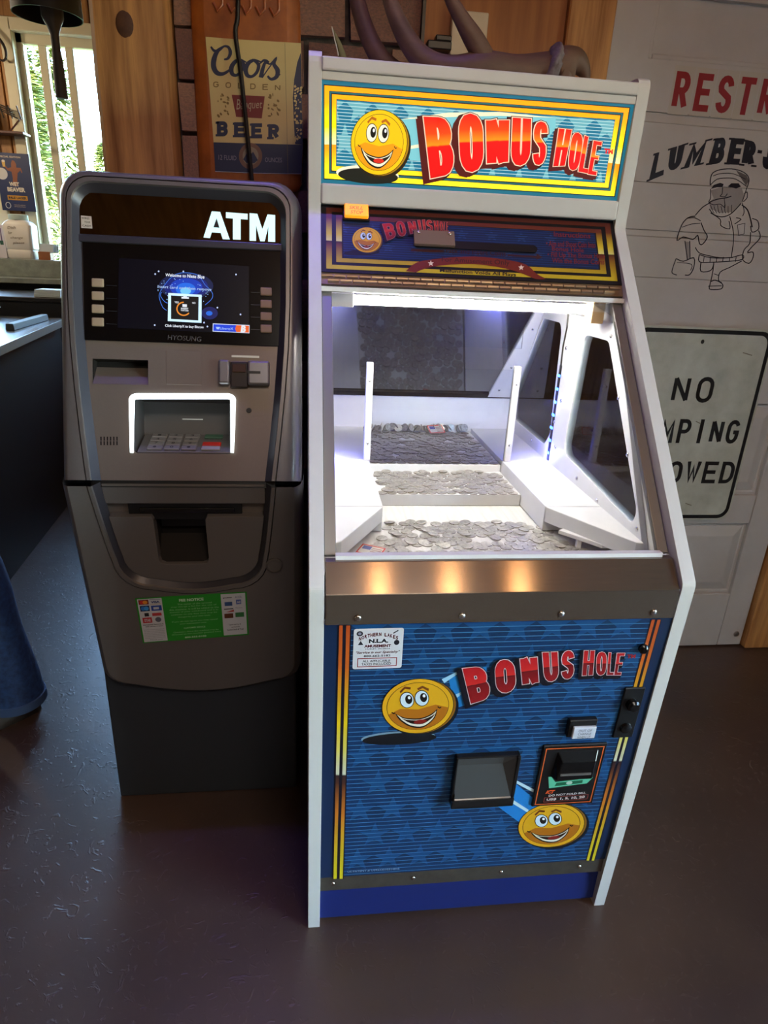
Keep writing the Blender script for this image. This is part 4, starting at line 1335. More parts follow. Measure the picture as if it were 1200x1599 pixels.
MB().box(XL+0.013, XR-0.013, 0.966, 0.972, DZ, 0.985).build('rear_band', M['int_white'], cab)
FBG = profile_frame((0.963, 0.986), (0.79, 1.262))
MB().fbox(FBG, XL+0.014, XR-0.014, 0.0, 0.325, -0.006, 0.0).build('rear_dark_glass', M['darkglass'], cab)
MB().fbox(FBG, XL+0.014, XR-0.014, -0.004, 0.012, 0.0, 0.006).build('rear_gasket', M['black'], cab)
MB().plate([(0.556, 0.0), (XR-0.014, 0.0), (XR-0.014, 0.322), (0.618, 0.322)], [], FBG.p, 0.0005, 0.007).build('rear_corner_frame', M['int_white'], cab, bevel=0.001, seg=1)
for (u_, v_) in ((0.585, 0.03), (0.60, 0.12), (0.625, 0.26)):
    screw(FBG.p(u_, v_, 0.007), FBG.en, cab, 0.6)
for x in (0.152, 0.527):
    pst = MB().box(x-0.0085, x+0.0085, 0.607, 0.624, 0.8802, 1.130).build('guide_post', M['int_white'], cab, bevel=0.002)
    for zz in (0.925, 1.085):
        screw((x, 0.6068, zz), (0, -1, 0), pst, 0.55)
MB().box(0.146, 0.533, 0.614, 0.617, 0.8805, 1.12).build('lower_guard', M['acrylic'], cab)
MB().box(0.143, 0.535, 0.626, 0.629, 1.172, 1.301).build('upper_guard', M['acrylic'], cab)
br = MB()
br.plate([(0.555, 0.222), (0.572, 0.235), (0.632, 0.170), (0.625, 0.155), (0.612, 0.152)], [], lambda u, v, w: (u, v, w), 0.8795-0.02, 0.868)
# white deflector bar beside the right-hand wing
df = MB().plate([(0.528, 0.222), (0.546, 0.236), (0.612, 0.158), (0.606, 0.146), (0.592, 0.146)], [], lambda u, v, w: (u, v, w), 0.840, 0.848)
df.box(0.558, 0.568, 0.188, 0.198, DZ, 0.8405)
df.build('deflector_bar', M['int_white'], cab, bevel=0.001, seg=1)
# LED strings on both window dividers
ledm = mat('blue_led', (120, 190, 255), 0.3, emit=((30, 84, 255), 22.0))
for xs, dx in ((XR-0.0145, -1), (XL+0.0145, 1)):
    s_ = MB()
    s_.box(xs-0.001, xs+0.001, 0.6105, 0.6225, 0.884, 1.135)
    strip = s_.build('led_strip', M['black'], cab)
    MB().tube([(xs, 0.6165, 1.133), (xs, 0.620, 1.18), (xs, 0.612, 1.23), (xs, 0.616, 1.262)], 0.0022, 6).build('led_wire', M['black'], strip)
    for k in range(7):
        zz = 0.905+0.034*k
        for j in (-1, 1):
            MB().box(xs+(dx*0.001 if dx > 0 else -0.003), xs+(0.003 if dx > 0 else -0.001), 0.6165+j*0.0042-0.0027, 0.6165+j*0.0042+0.0027, zz-0.0027, zz+0.0027).build('led', ledm, strip)
    lamp('led_glow', 'POINT', (xs+dx*0.02, 0.6165, 0.905), 0.6, (0.10, 0.12, 1.0), size=0.01)
    lamp('led_glow', 'POINT', (xs+dx*0.02, 0.6165, 1.04), 0.2, (0.10, 0.12, 1.0), size=0.01)

# ---- coins: one shared mesh, every coin its own object up to 300
cb = MB()
n = 26
R_, T_ = 0.01213, 0.00175
def cr_(r, z_): return [Vector((r*math.cos(2*math.pi*k/n), r*math.sin(2*math.pi*k/n), z_)) for k in range(n)]
cb.loft([cr_(R_*0.97, 0), cr_(R_, 0.0002), cr_(R_, T_-0.0002), cr_(R_*0.97, T_), cr_(R_*0.90, T_), cr_(R_*0.88, T_-0.00025)], 0, True, True)
cb.add([Vector((R_*x, R_*y, T_+0.0001)) for x, y in ((0.05, 0.62), (0.3, 0.5), (0.34, 0.2), (0.22, -0.1), (0.38, -0.42), (0.1, -0.6), (-0.35, -0.5), (-0.2, -0.15), (-0.3, 0.2), (-0.2, 0.5))], [tuple(range(9, -1, -1))])
for i_, f__ in enumerate(cb.f):
    if len(f__) == 4 and all(abs(math.hypot(cb.v[k][0], cb.v[k][1])-R_) < 1e-5 for k in f__):
        cb.m[i_] = 1
M['coin_edge'] = mat('coin_edge', (120, 112, 102), 0.45, 0.6)
co = cb.build('coin', [M['coin'], M['coin_edge']], None)
CM = co.data
bpy.data.objects.remove(co)
def inside(poly, x, y):
    c = False
    for i in range(len(poly)):
        (xa, ya), (xb_, yb) = poly[i-1], poly[i]
        if (ya > y) != (yb > y) and x < (xb_-xa)*(y-ya)/(yb-ya)+xa:
            c = not c
    return c
coins = []
def bed(poly, z0, label, group, seed, layers=(1.0, 0.55)):
    q = random.Random(seed)
    xs = [a_ for a_, b_ in poly]; ys = [b_ for a_, b_ in poly]
    placed = []
    for L, dens in enumerate(layers):
        d = 0.0248
        y = min(ys)+0.0125; r = 0
        while y < max(ys)-0.012:
            x = min(xs)+0.0125+(d/2 if (r+L) % 2 else 0)
            while x < max(xs)-0.012:
                jx, jy = x+q.uniform(-.003, .003)+(0.006 if L else 0), y+q.uniform(-.0028, .0028)+(0.007 if L else 0)
                if inside(poly, jx, jy) and inside(poly, jx+0.0122, jy) and inside(poly, jx-0.0122, jy) and q.random() < dens:
                    coins.append((jx, jy, z0+L*0.0019, q.uniform(0, 6.28), q.uniform(-.11, .11) if L else q.uniform(-.02, .02), q.uniform(-.11, .11) if L else q.uniform(-.02, .02), label, group))
                x += d
            y += d*0.87; r += 1
front_poly = [(0.085, 0.115), (0.60, 0.115), (0.615, 0.135), (0.575, 0.185), (0.54, 0.30), (0.535, 0.352), (0.165, 0.352), (0.150, 0.26), (0.095, 0.165)]
bed(front_poly, DZ+0.0002, 'silver coin lying on the front deck behind the sloping glass', 'coins on the front deck', 21, (0.90, 0.22))
bed([(0.160, 0.434), (0.512, 0.434), (0.512, 0.614), (0.160, 0.614)], PZ+0.0002, 'silver coin lying on the sliding middle step of the coin pusher', 'coins on the middle step', 22, (0.97, 0.45))
n_front = len(coins)
bed([(0.160, 0.620), (0.512, 0.620), (0.512, 0.955), (0.160, 0.955)], UZ+0.0002, 'silver coin lying on the upper deck behind the white guide posts', 'coins on the upper deck', 23, (0.97, 0.35))
single, rest = coins[:], []
up = sorted(coins[n_front:], key=lambda c: c[1])
keep = max(0, 300-n_front)
single = coins[:n_front][:300]+up[:keep]
rest = up[keep:]
left_over = coins[:n_front][300:]
for (x, y, z_, a_, t1, t2, lb_, gr) in single:
    o = inst('coin', CM, (x, y, z_), (t1, t2, a_))
    tag(o, lb_, 'coin', gr)
src = [tuple(v.co) for v in CM.vertices]; fsrc = [tuple(p_.vertices) for p_ in CM.polygons]; msrc = [p_.material_index for p_ in CM.polygons]
from mathutils import Euler
def spread(lst, label, at):
    if not lst:
        return
    b = MB()
    for (x, y, z_, a_, t1, t2) in lst:
        mt = Matrix.Translation((x, y, z_)) @ Euler((t1, t2, a_)).to_matrix().to_4x4()
        k0 = len(b.m)
        b.add([mt @ Vector(v) for v in src], fsrc)
        b.m[k0:] = msrc
    b.build('coin_spread', [M['coin'], M['coin_edge']], None, label=label, cat='coins', kind='stuff', at=at)
spread([c[:6] for c in rest], 'bed of silver coins covering the upper deck behind the guide posts', (0.33, 0.8, UZ))
spread([c[:6] for c in left_over], 'loose silver coins lying on top of the middle step coins', (0.33, 0.5, PZ))
q = random.Random(77)
lean = [(0.175+0.0105*k+q.uniform(-.003, .003), 0.952+q.uniform(-.006, .004), UZ+0.012+q.uniform(0, .006), q.uniform(0, 6), q.uniform(0.9, 1.25), q.uniform(-.2, .2)) for k in range(31)]
spread(lean, 'row of silver coins leaning against the white band at the back', (0.33, 0.95, UZ))
# prize slips among the coins
def slip(loc, rz, tilt, label):
    t = thing('prize_slip', label, 'paper slip', loc, 'prize slips among the coins')
    F = Frame(loc, (math.cos(rz), math.sin(rz), 0), (-math.sin(rz)*math.cos(tilt), math.cos(rz)*math.cos(tilt), math.sin(tilt)))
    MB().fbox(F, 0, 0.052, 0, 0.036, 0, 0.0012).build('paper', pr((206, 200, 190)), t)
    a_ = Art(F, 0.0016)
    a_.line([(0.002, 0.002), (0.050, 0.002), (0.050, 0.034), (0.002, 0.034)], 0.003, pr((190, 50, 44)), 0, False, True)
    a_.add([(0.006, 0.018), (0.024, 0.018), (0.024, 0.031), (0.006, 0.031)], pr((60, 70, 130)), 0, False)
    for k in range(4):
        a_.add([(0.026, 0.006+0.006*k), (0.047, 0.006+0.006*k), (0.047, 0.009+0.006*k), (0.026, 0.009+0.006*k)], pr((150, 120, 120)), 0, False)
    a_.build('print', t)
slip((0.092, 0.168, DZ+0.004), -0.5, 0.12, 'small red-bordered paper slip at the front left corner of the coin deck')
slip((0.375, 0.915, UZ+0.006), 0.25, 0.5, 'small red-bordered paper slip on the rear coin heap')
# ================================================================== CASH MACHINE
AX = -0.252
M['atm'] = mat('atm_shell', (112, 106, 102), 0.36, 0.35, noise=(300, 0.06))
M['atm_face'] = mat('atm_face', (124, 112, 102), 0.38, 0.45, noise=(300, 0.05))
M['atm_dark'] = mat('atm_channel', (58, 56, 62), 0.35, 0.3)
M['atm_rim'] = mat('atm_rim', (128, 122, 118), 0.3, 0.6)
M['atm_safe'] = mat('atm_safe', (46, 50, 56), 0.5)
M['atm_pocket'] = mat('atm_pocket', (34, 29, 26), 0.85, spec=0.2)
M['gloss'] = mat('gloss_black_glass', (8, 8, 9), 0.06, spec=0.8)
atm = thing('cash_machine', 'grey freestanding cash machine with lit letters, small screen and glowing keypad frame', 'cash machine', (AX, 0.6, 0))
FA = profile_frame((0.385, 0.38), (0.30, 0.925))
FB = profile_frame((0.30, 0.925), (0.485, 1.46))
ca = math.hypot(0.085, 0.545)/0.545; cb_ = math.hypot(0.185, 0.535)/0.535
vA = lambda z_: (z_-0.38)*ca
vB = lambda z_: (z_-0.925)*cb_
MB().box(-0.496, -0.0305, 0.405, 0.95, 0.0, 0.47).build('safe_cabinet', M['atm_safe'], atm, bevel=0.004)

def up_shape(hw, vt, r, n=6):
    """from the seam up the left side, over the top and down the right side; hw(t) half width"""
    pts = []
    for i in range(n+1):
        t = i/n
        pts.append((AX-hw(t), 0.002+(vt-r-0.002)*t))
    h = hw(1.0)
    pts += arc(AX-h+r, vt-r, r, r, 180, 90, n)[1:]
    for i in range(1, 5):
        pts.append((AX-h+r+(2*h-2*r)*i/5, vt))
    pts += arc(AX+h-r, vt-r, r, r, 90, 0, n)
    for i in range(1, n+1):
        t = 1-i/n
        pts.append((AX+hw(t), 0.002+(vt-r-0.002)*t))
    return pts
def lo_shape(hw, vt, vb, r, sag, n=6):
    pts = []
    for i in range(n+1):
        t = i/n
        pts.append((AX-hw(1-t), vt+(vb+r-vt)*t))
    h = hw(0.0)
    pts += arc(AX-h+r, vb+r, r, r, 180, 270, n)[1:]
    for i in range(1, 8):
        u = i/8
        pts.append((AX-h+r+(2*h-2*r)*u, vb-sag*math.sin(math.pi*u)))
    pts += arc(AX+h-r, vb+r, r, r, 270, 360, n)
    for i in range(1, n+1):
        t = 1-i/n
        pts.append((AX+hw(1-t), vt+(vb+r-vt)*t))
    return pts
def ringp(F, pts, w): return [F.p(u, v, w) for u, v in pts]
def ringb(F, pts, y): return [Vector((F.p(u, v, 0).x, y, F.p(u, v, 0).z)) for u, v in pts]
PRD = 0.018
hw_out = lambda i: (lambda t: 0.239-i)
VT = vB(1.507)
sh_hw = lambda i: (lambda t: 0.186-i*0.8+0.030*math.sin(min(t*1.35, 1.0)*math.pi/2))
U = [(up_shape(hw_out(0), VT, 0.05), None)]
b = MB()
b.loft([ringb(FB, up_shape(hw_out(0.004), VT-0.004, 0.05), 0.95), ringp(FB, up_shape(hw_out(0), VT, 0.052), -0.045), ringp(FB, up_shape(hw_out(0.002), VT-0.002, 0.052), -0.018),
        ringp(FB, up_shape(hw_out(0.007), VT-0.006, 0.050), 0.004), ringp(FB, up_shape(hw_out(0.015), VT-0.012, 0.048), PRD-0.003), ringp(FB, up_shape(hw_out(0.020), VT-0.016, 0.046), PRD), ringp(FB, up_shape(sh_hw(-0.001), VT-0.021, 0.046), PRD)], closed=False)
b.build('upper_shell', M['atm'], atm, smooth=2)
VS = VT-0.022
b = MB()
b.loft([ringp(FB, up_shape(sh_hw(0), VS, 0.045), PRD-0.006), ringp(FB, up_shape(sh_hw(0.002), VS-0.002, 0.045), PRD+0.002), ringp(FB, up_shape(sh_hw(0.011), VS-0.010, 0.042), PRD+0.002), ringp(FB, up_shape(sh_hw(0.013), VS-0.012, 0.042), PRD-0.004)], closed=False)
b.build('upper_rim', M['atm_rim'], atm, smooth=True)
b = MB()
b.loft([ringp(FB, up_shape(sh_hw(0.012), VS-0.011, 0.042), PRD-0.002), ringp(FB, up_shape(sh_hw(0.030), VS-0.026, 0.036), 0.0)], closed=False)
b.build('upper_channel', M['atm_dark'], atm, smooth=True)
bb = up_shape(sh_hw(0.028), VS-0.024, 0.036)
px_f = lambda F, w=0.0: (lambda x, y: F.uv(x, y, w))
rec = (-0.428, -0.321, vB(1.109), vB(1.156))
pad = (-0.350, -0.156, vB(0.979), vB(1.087))
b = MB()
rc = lambda q_: [(q_[0], q_[2]), (q_[1], q_[2]), (q_[1], q_[3]), (q_[0], q_[3])]
b.plate(bb, [rc(rec), rrect(pad[0], pad[2], pad[1], pad[3], 0.008)], FB.p, -0.004, 0.0005)
face = b.build('keypad_panel', M['atm_face'], atm)
# receipt pocket
b = MB()
b.fbox(FB, rec[0]-.002, rec[1]+.002, rec[2]-.002, rec[3]+.002, -0.034, -0.030)
b.fbox(FB, rec[0]-.002, rec[0], rec[2], rec[3], -0.032, 0.0); b.fbox(FB, rec[1], rec[1]+.002, rec[2], rec[3], -0.032, 0.0)
b.fbox(FB, rec[0], rec[1], rec[3], rec[3]+.002, -0.032, 0.0)
rp_ = b.build('receipt_slot', M['atm_pocket'], atm)
b = MB()
b.add([FB.p(rec[0], rec[2], 0.001), FB.p(rec[1], rec[2], 0.001), FB.p(rec[1], rec[3]-.012, -.026), FB.p(rec[0], rec[3]-.012, -.026), FB.p(rec[0], rec[2]-.001, -.004), FB.p(rec[1], rec[2]-.001, -.004)], [(0, 1, 2, 3), (0, 4, 5, 1)])
b.build('receipt_ramp', M['atm_face'], rp_)
# header glass and letters
x0, x1 = -0.453, -0.050
gv0, gv1 = vB(1.386), vB(1.4615)
gl_ = MB().plate(round_poly([(x0, gv0), (x1, gv0), (x1, gv1), (x0, gv1)], 0.018)[5:] + round_poly([(x0, gv0), (x1, gv0), (x1, gv1), (x0, gv1)], 0.001)[:5], [], FB.p, 0.0005, 0.004).build('header_glass', mat('smoked_glass', (112, 100, 88), 0.04, 1.0), atm)
MB().plate([(x0-.004, gv0-.016), (x1+.004, gv0-.016), (x1+.004, gv0-.001), (x0-.004, gv0-.001)], [], FB.p, 0.0005, 0.006).build('divider_bar', M['atm_dark'], atm, bevel=0.002)
FB4 = Frame(FB.p(0, 0, 0.004), FB.ex, FB.ey)
lm = pr((206, 246, 246), 1.25)
A_ = {'A': ((318, 372), (359, 374), (345, 332), (331, 331)), 'T': ((353, 332), (387, 335)), 'M': ((390, 376), (429, 378), (429, 335), (390, 333))}
a = Art(FB4)
a.add([(318, 371), (331, 330), (344, 331), (359, 374), (348, 373.5), (345, 364), (331, 363), (328, 372)], lm, 0)
hole = [(333.5, 355), (343, 356), (338.5, 341)]
a.add(hole, pr((20, 17, 14)), 1)
a.add([(353, 331.5), (387, 334), (387, 343), (376, 342.2), (376, 374.5), (364, 374), (364, 341.4), (353, 340.5)], lm, 0)
a.add([(390, 376), (390, 333), (402, 334), (410, 358), (418, 335), (430, 336), (430, 378), (419, 377.5), (419.5, 354), (413.5, 377), (406.5, 376.7), (400, 352), (400, 376.3)], lm, 0)
a.build('lit_letters', gl_, label='glowing white capital letters')
a = Art(FB4)
SQ = [(127, 356), (144.5, 357), (143, 338), (126.5, 336.5)]
a.add(SQ, pr((196, 184, 160)), 0)
for k, (t_, x0_, x1_) in enumerate((('WIRES', .05, .8), ('YOUR', .3, .85), ('CASH', .1, .9))):
    a.text(t_, [bil(SQ, x0_, 0.72-.3*k), bil(SQ, x1_, 0.72-.3*k), bil(SQ, x1_, 0.88-.3*k), bil(SQ, x0_, 0.88-.3*k)], pr((40, 36, 34)), 1, True, 0.02)
a.build('small_sticker', gl_)
# screen
scp = MB().plate([(-0.4435, vB(1.372)), (-0.442, vB(1.190)), (-0.060, vB(1.189)), (-0.0515, vB(1.371))], [], FB.p, 0.0005, 0.0035).build('screen_panel', mat('screen_surround', (7, 7, 8), 0.18), atm, bevel=0.001, seg=1)
FB5 = Frame(FB.p(0, 0, 0.0035), FB.ex, FB.ey)
a = Art(FB5)
a.add([(186, 403), (389, 416), (389, 522), (184, 512)], pr((10, 12, 26), 0.3, 0.25), 0)
LX = lambda x, y: (230+x*170/1200.0, 400+y*130/918.0)
glow = [((430, 330), 300, 150, (10, 24, 70)), ((430, 340), 245, 130, (12, 30, 120)), ((430, 345), 180, 100, (16, 60, 190)), ((425, 365), 110, 70, (30, 110, 235)), ((425, 385), 60, 40, (120, 210, 255)), ((690, 630), 90, 70, (14, 22, 90)), ((685, 632), 36, 26, (30, 110, 230))]
for k, ((cx, cy), rx, ry, c) in enumerate(glow):
    a.add([LX(*p_) for p_ in ell(cx, cy, rx, ry, 0, 26)], pr(c, 0.8), 1+k)
for pth in (((250, 250), (160, 370), (135, 450), (170, 560), (215, 600)), ((640, 320), (715, 400), (715, 470), (640, 540)), ((160, 400), (150, 440), (190, 500), (225, 520)), ((240, 260), (330, 200), (430, 185), (560, 215), (640, 320))):
    a.line([LX(*p_) for p_ in smooth_path(list(pth), 4)], 0.7, pr((70, 130, 240), 0.9), 9)
q = random.Random(9)
for k in range(40):
    an = q.uniform(0, 6.28); rr = q.uniform(0.6, 1.1)
    a.add([LX(*p_) for p_ in ell(430+290*rr*math.cos(an), 380+190*rr*math.sin(an)*0.8, 5, 5, 0, 6)], pr((150, 200, 255), 0.8), 9)
for cx, cy in ((90, 200), (128, 170), (400, 172), (980, 205), (1030, 645), (775, 570), (85, 762), (628, 735), (665, 778)):
    a.add([LX(*p_) for p_ in ell(cx, cy, 9, 10, 0, 8)], pr((200, 216, 255), 0.9), 9)
wt = pr((226, 232, 240), 0.95)
a.text('Welcome to Niete Blue', [LX(200, 225), LX(632, 252), LX(634, 212), LX(204, 192)], wt, 11, True, 0.02)
a.text('Insert card and then remove', [LX(115, 352), LX(708, 386), LX(712, 356), LX(120, 322)], pr((170, 196, 236), 0.8), 11, True, 0.02)
a.text('Click LibertyX to buy Bitcoin', [LX(198, 790), LX(624, 806), LX(626, 772), LX(200, 752)], wt, 11, True, 0.02)
a.add([LX(*p_) for p_ in ((228, 718), (600, 738), (602, 428), (235, 408))], pr((206, 240, 255), 1.0), 10)
a.add([LX(*p_) for p_ in ((264, 695), (566, 712), (570, 452), (264, 436))], pr((8, 8, 8)), 11)
a.line([LX(*p_) for p_ in arc(405, 583, 75, 72, 270, 40, 18)], 2.0, pr((236, 140, 40), 0.9), 12)
a.add([LX(*p_) for p_ in ((390, 562), (440, 565), (440, 535), (390, 532))], wt, 12)
a.text('INSERT', [LX(375, 590), LX(455, 594), LX(455, 574), LX(375, 570)], wt, 12, True, 0.03)
a.text('YOUR CARD', [LX(372, 608), LX(458, 612), LX(458, 598), LX(372, 594)], wt, 12, True, 0.03)
a.add([LX(*p_) for p_ in ((380, 470), (462, 474), (462, 456), (440, 456), (440, 446), (400, 444), (400, 454), (380, 452))], wt, 12)
a.text('YES', [LX(302, 520), LX(350, 523), LX(350, 503), LX(302, 500)], wt, 12, True, 0.02)
a.text('NO', [LX(498, 527), LX(534, 529), LX(534, 510), LX(498, 508)], wt, 12, True, 0.02)
a.add([LX(*p_) for p_ in ((722, 832), (1128, 852), (1130, 762), (725, 744))], pr((220, 230, 250), 0.9), 10)
a.add([LX(*p_) for p_ in ((730, 826), (985, 838), (970, 800), (985, 764), (733, 752))], pr((16, 64, 220), 0.9), 11)
a.add([LX(*p_) for p_ in ((985, 838), (1122, 846), (1124, 770), (985, 764), (970, 800))], pr((240, 100, 30), 0.9), 11)
a.text('LibertyX', [LX(805, 818), LX(950, 822), LX(950, 790), LX(805, 786)], pr((170, 200, 250), 0.9), 12, True, 0.01)
a.text('B', [LX(1030, 840), LX(1088, 843), LX(1090, 768), LX(1034, 765)], wt, 12, True, 0.06, 0.1)
a.add([LX(*p_) for p_ in ((765, 808), (795, 810), (795, 796), (802, 795), (802, 784), (760, 781), (760, 792), (765, 794))], pr((170, 200, 250), 0.9), 12)
a.text('HYOSUNG', [(262, 530.5), (314, 533.5), (315, 526), (263, 523)], pr((84, 82, 78)), 2, True, 0.0)
for k in range(4):
    a.line([(166, 445.5+20*k), (183, 446.5+20*k)], 0.7, pr((40, 42, 46)), 1)
    a.line([(392, 456.5+19.3*k), (407, 457+19.3*k)], 0.9, pr((56, 58, 60)), 1)
a.build('screen_image', scp)
kbm = mat('soft_key', (156, 136, 108), 0.5)
for k in range(4):
    for (cx, cy) in ((153.3, 442+20.4*k), (416, 456+19.3*k)):
        u_, v_ = FB5.uv(cx, cy)
        MB().fbox(FB5, u_-0.0115, u_+0.0115, v_-0.0085, v_+0.0085, 0.0, 0.004).build('soft_key', kbm, scp, bevel=0.002)
# glowing frame round the keypad
pts = [FB.uv(206.5, 707), FB.uv(206.5, 624), FB.uv(214, 619), FB.uv(357, 619), FB.uv(364.5, 624), FB.uv(363, 707)]
P_ = [FB.p(*c, 0.003) for c in [pts[0]]+[tuple(x) for x in smooth_path([pts[1], ((pts[1][0]*0.7+pts[2][0]*0.3), pts[1][1]*0.35+pts[2][1]*0.65), pts[2]], 3)]+[tuple(x) for x in smooth_path([pts[3], (pts[3][0]*0.35+pts[4][0]*0.65, pts[3][1]*0.65+pts[4][1]*0.35), pts[4]], 3)]+[pts[5]]]
MB().tube(P_, [0.0035]+[0.0058]*(len(P_)-2)+[0.0035], 8).build('keypad_glow', mat('white_led_bar', (255, 255, 255), 0.3, emit=((236, 252, 255), 3.2)), atm, smooth=True)
b = MB()
dp = -0.085
b.fbox(FB, pad[0]-.004, pad[1]+.004, pad[2]-.004, pad[3]+.004, dp-0.004, dp)
b.fbox(FB, pad[0]-.004, pad[0], pad[2], pad[3], dp, -0.003); b.fbox(FB, pad[1], pad[1]+.004, pad[2], pad[3], dp, -0.003)
b.fbox(FB, pad[0], pad[1], pad[3], pad[3]+.004, dp, -0.003); b.fbox(FB, pad[0], pad[1], pad[2]-.004, pad[2], dp, -0.003)
pk = b.build('keypad_recess', mat('recess_grey', (92, 88, 86), 0.5), atm)
FK = Frame(FB.p(pad[0], pad[2]+0.004, -0.006), FB.ex, FB.ey*0.50-FB.en*0.87)
wd_ = pad[1]-pad[0]
kp = MB().fbox(FK, 0.004, wd_-0.004, 0, 0.082, -0.008, 0.0).build('keypad_plate', mat('keypad_plate', (120, 116, 114), 0.4, 0.4), pk, bevel=0.001, seg=1)
keym = mat('pin_key', (150, 146, 144), 0.35, 0.5)
for r_ in range(4):
    for c in range(3):
        u_ = 0.022+c*0.034; v_ = 0.005+r_*0.0185
        MB().fbox(FK, u_, u_+0.030, v_, v_+0.0155, 0.0, 0.0045).build('pin_key', keym, kp, bevel=0.0012, seg=1)
for r_, c in enumerate(((150, 146, 144), (190, 44, 34), (206, 176, 52), (64, 96, 76))):
    if r_ == 2:
        continue
    v_ = 0.005+r_*0.0185
    MB().fbox(FK, 0.130, 0.168, v_, v_+0.0155, 0.0, 0.0045).build('function_key', mat('function_key', c, 0.4), kp, bevel=0.0012, seg=1)
a = Art(FK, 0.0048)
for r_ in range(4):
    for c in range(3):
        ch = '123456789'[(2-(r_-1))*3+c] if r_ > 0 else '*0#'[c]
        u_ = 0.022+c*0.034; v_ = 0.005+r_*0.0185
        if ch in '*#':
            ch = '.'
        a.text(ch, [(u_+.011, v_+.004), (u_+.018, v_+.004), (u_+.018, v_+.012), (u_+.011, v_+.012)], pr((50, 48, 48)), 0, False, 0.02)
a.build('key_print', kp)
MB().fbox(FB, -0.27, -0.227, vB(1.052), vB(1.054), dp+0.0005, dp+0.002).build('recess_light', pr((200, 200, 190), 0.5), pk)
# card reader
q4 = lambda x0, x1, y0, y1: (FB.uv(x0, (y0+y1)/2)[0], FB.uv(x1, (y0+y1)/2)[0], FB.uv((x0+x1)/2, y1)[1], FB.uv((x0+x1)/2, y0)[1])
crm = mat('card_reader_silver', (150, 148, 150), 0.28, 0.7)
cdr = MB().fbox(FB, *q4(361, 388, 566, 606), 0.0, 0.010).build('card_reader', mat('reader_dark', (44, 34, 30), 0.3), atm, bevel=0.002)
MB().fbox(FB, *q4(343, 360, 564, 601), 0.0, 0.020).build('reader_cheek', crm, cdr, bevel=0.004)
MB().fbox(FB, *q4(388, 422, 566, 603), 0.0, 0.020).build('reader_cheek', crm, cdr, bevel=0.004)
MB().fbox(FB, *q4(388, 408, 582, 586), 0.0195, 0.0206).build('card_slot', M['black'], cdr)
MB().fbox(FB, *q4(364, 385, 570, 583), 0.009, 0.0125).build('reader_window', mat('reader_window', (84, 64, 52), 0.2), cdr, bevel=0.001, seg=1)
MB().fbox(FB, *q4(362, 405, 555.5, 558.5), 0.0, 0.0025).build('reader_light', pr((206, 196, 180), 0.5), cdr)
MB().fbox(FB, *q4(260, 315, 548, 601), 0.0004, 0.0012).build('blank_cover', M['atm_face'], atm, bevel=0.0004, seg=1)
MB().lathe([(0.006, 0), (0.005, 0.003), (0.003, 0.003)], FB.p(*FB.uv(389, 641), 0), 14, ax=FB.en).build('audio_jack', M['black'], atm, smooth=True)
MB().fbox(FB, *q4(380, 412, 625, 650), 0.0004, 0.0010).build('jack_plate', M['atm_face'], atm)
for k in range(6):
    for j in range(2):
        u_, v_ = FB.uv(158+5*k, 685+7*j)
        MB().fbox(FB, u_-0.0012, u_+0.0012, v_-0.004, v_+0.004, 0.0003, 0.0012).build('speaker_slit', M['atm_pocket'], atm)

# ---- lower half
VTA = vA(0.925)-0.002
VBO = vA(0.372)
lo_out = lambda i: (lambda t: 0.239-i+0.004*t)
b = MB()
sgn_ = lambda i: lo_shape(lo_out(i), VTA, VBO+i, 0.05, 0.030)
b.loft([ringb(FA, sgn_(0.004), 0.95), ringp(FA, sgn_(0), -0.045), ringp(FA, sgn_(0.002), -0.018), ringp(FA, sgn_(0.007), 0.004), ringp(FA, sgn_(0.015), PRD-0.003), ringp(FA, sgn_(0.020), PRD)], closed=False)
sh_lo = lambda i: lo_shape(lambda t: 0.163+0.023*t**0.8-i*0.8, VTA, vA(0.668)+i*0.9, 0.074-i*0.6, 0.012)
b.loft([ringp(FA, sgn_(0.020), PRD), ringp(FA, sh_lo(-0.001), PRD)], closed=False)
b.build('lower_shell', M['atm'], atm, smooth=2)
b = MB()
b.loft([ringp(FA, sh_lo(0), PRD-0.006), ringp(FA, sh_lo(0.002), PRD+0.002), ringp(FA, sh_lo(0.011), PRD+0.002), ringp(FA, sh_lo(0.013), PRD-0.004)], closed=False)
b.build('lower_rim', M['atm_rim'], atm, smooth=True)
b = MB()
b.loft([ringp(FA, sh_lo(0.012), PRD-0.002), ringp(FA, sh_lo(0.026), 0.0)], closed=False)
b.build('lower_channel', M['atm_dark'], atm, smooth=True)
# black filler stands in for the shade in the gap along the seam
b = MB()
b.box(-0.483, -0.021, 0.315, 0.94, 0.915, 0.932)
b.fbox(FB, -0.435, -0.069, -0.012, 0.006, -0.02, -0.004)
b.build('seam_gap_shade', M['black'], atm)
fp_ = sh_lo(0.024)
low = [c for c in fp_ if c[1] < vA(0.846)]
nx0, nx1, nz0 = -0.322, -0.216, vA(0.727)
poly = [low[0]]
poly = low + [(nx1 + 0.0 if False else low[-1][0], vA(0.846))]
left_top = (low[0][0]-0.001, vA(0.846)); right_top = (low[-1][0]+0.001, vA(0.846))
notch = [(nx1+0.004, vA(0.846)), (nx1, vA(0.838)), (nx1, nz0+.012), (nx1-.004, nz0+.003), (nx1-.014, nz0), (nx0+.014, nz0), (nx0+.004, nz0+.003), (nx0, nz0+.012), (nx0, vA(0.838)), (nx0-.004, vA(0.846))]
poly = [left_top]+low+[right_top]+notch
MB().plate(poly, [], FA.p, -0.020, 0.006).build('dispenser_panel', M['atm'], atm, bevel=0.003)
tl2 = sh_lo(0.024)
MB().fbox(FA, -0.416, -0.090, vA(0.874), VTA-0.004, -0.02, 0.001).build('upper_strip', M['atm'], atm, bevel=0.002)
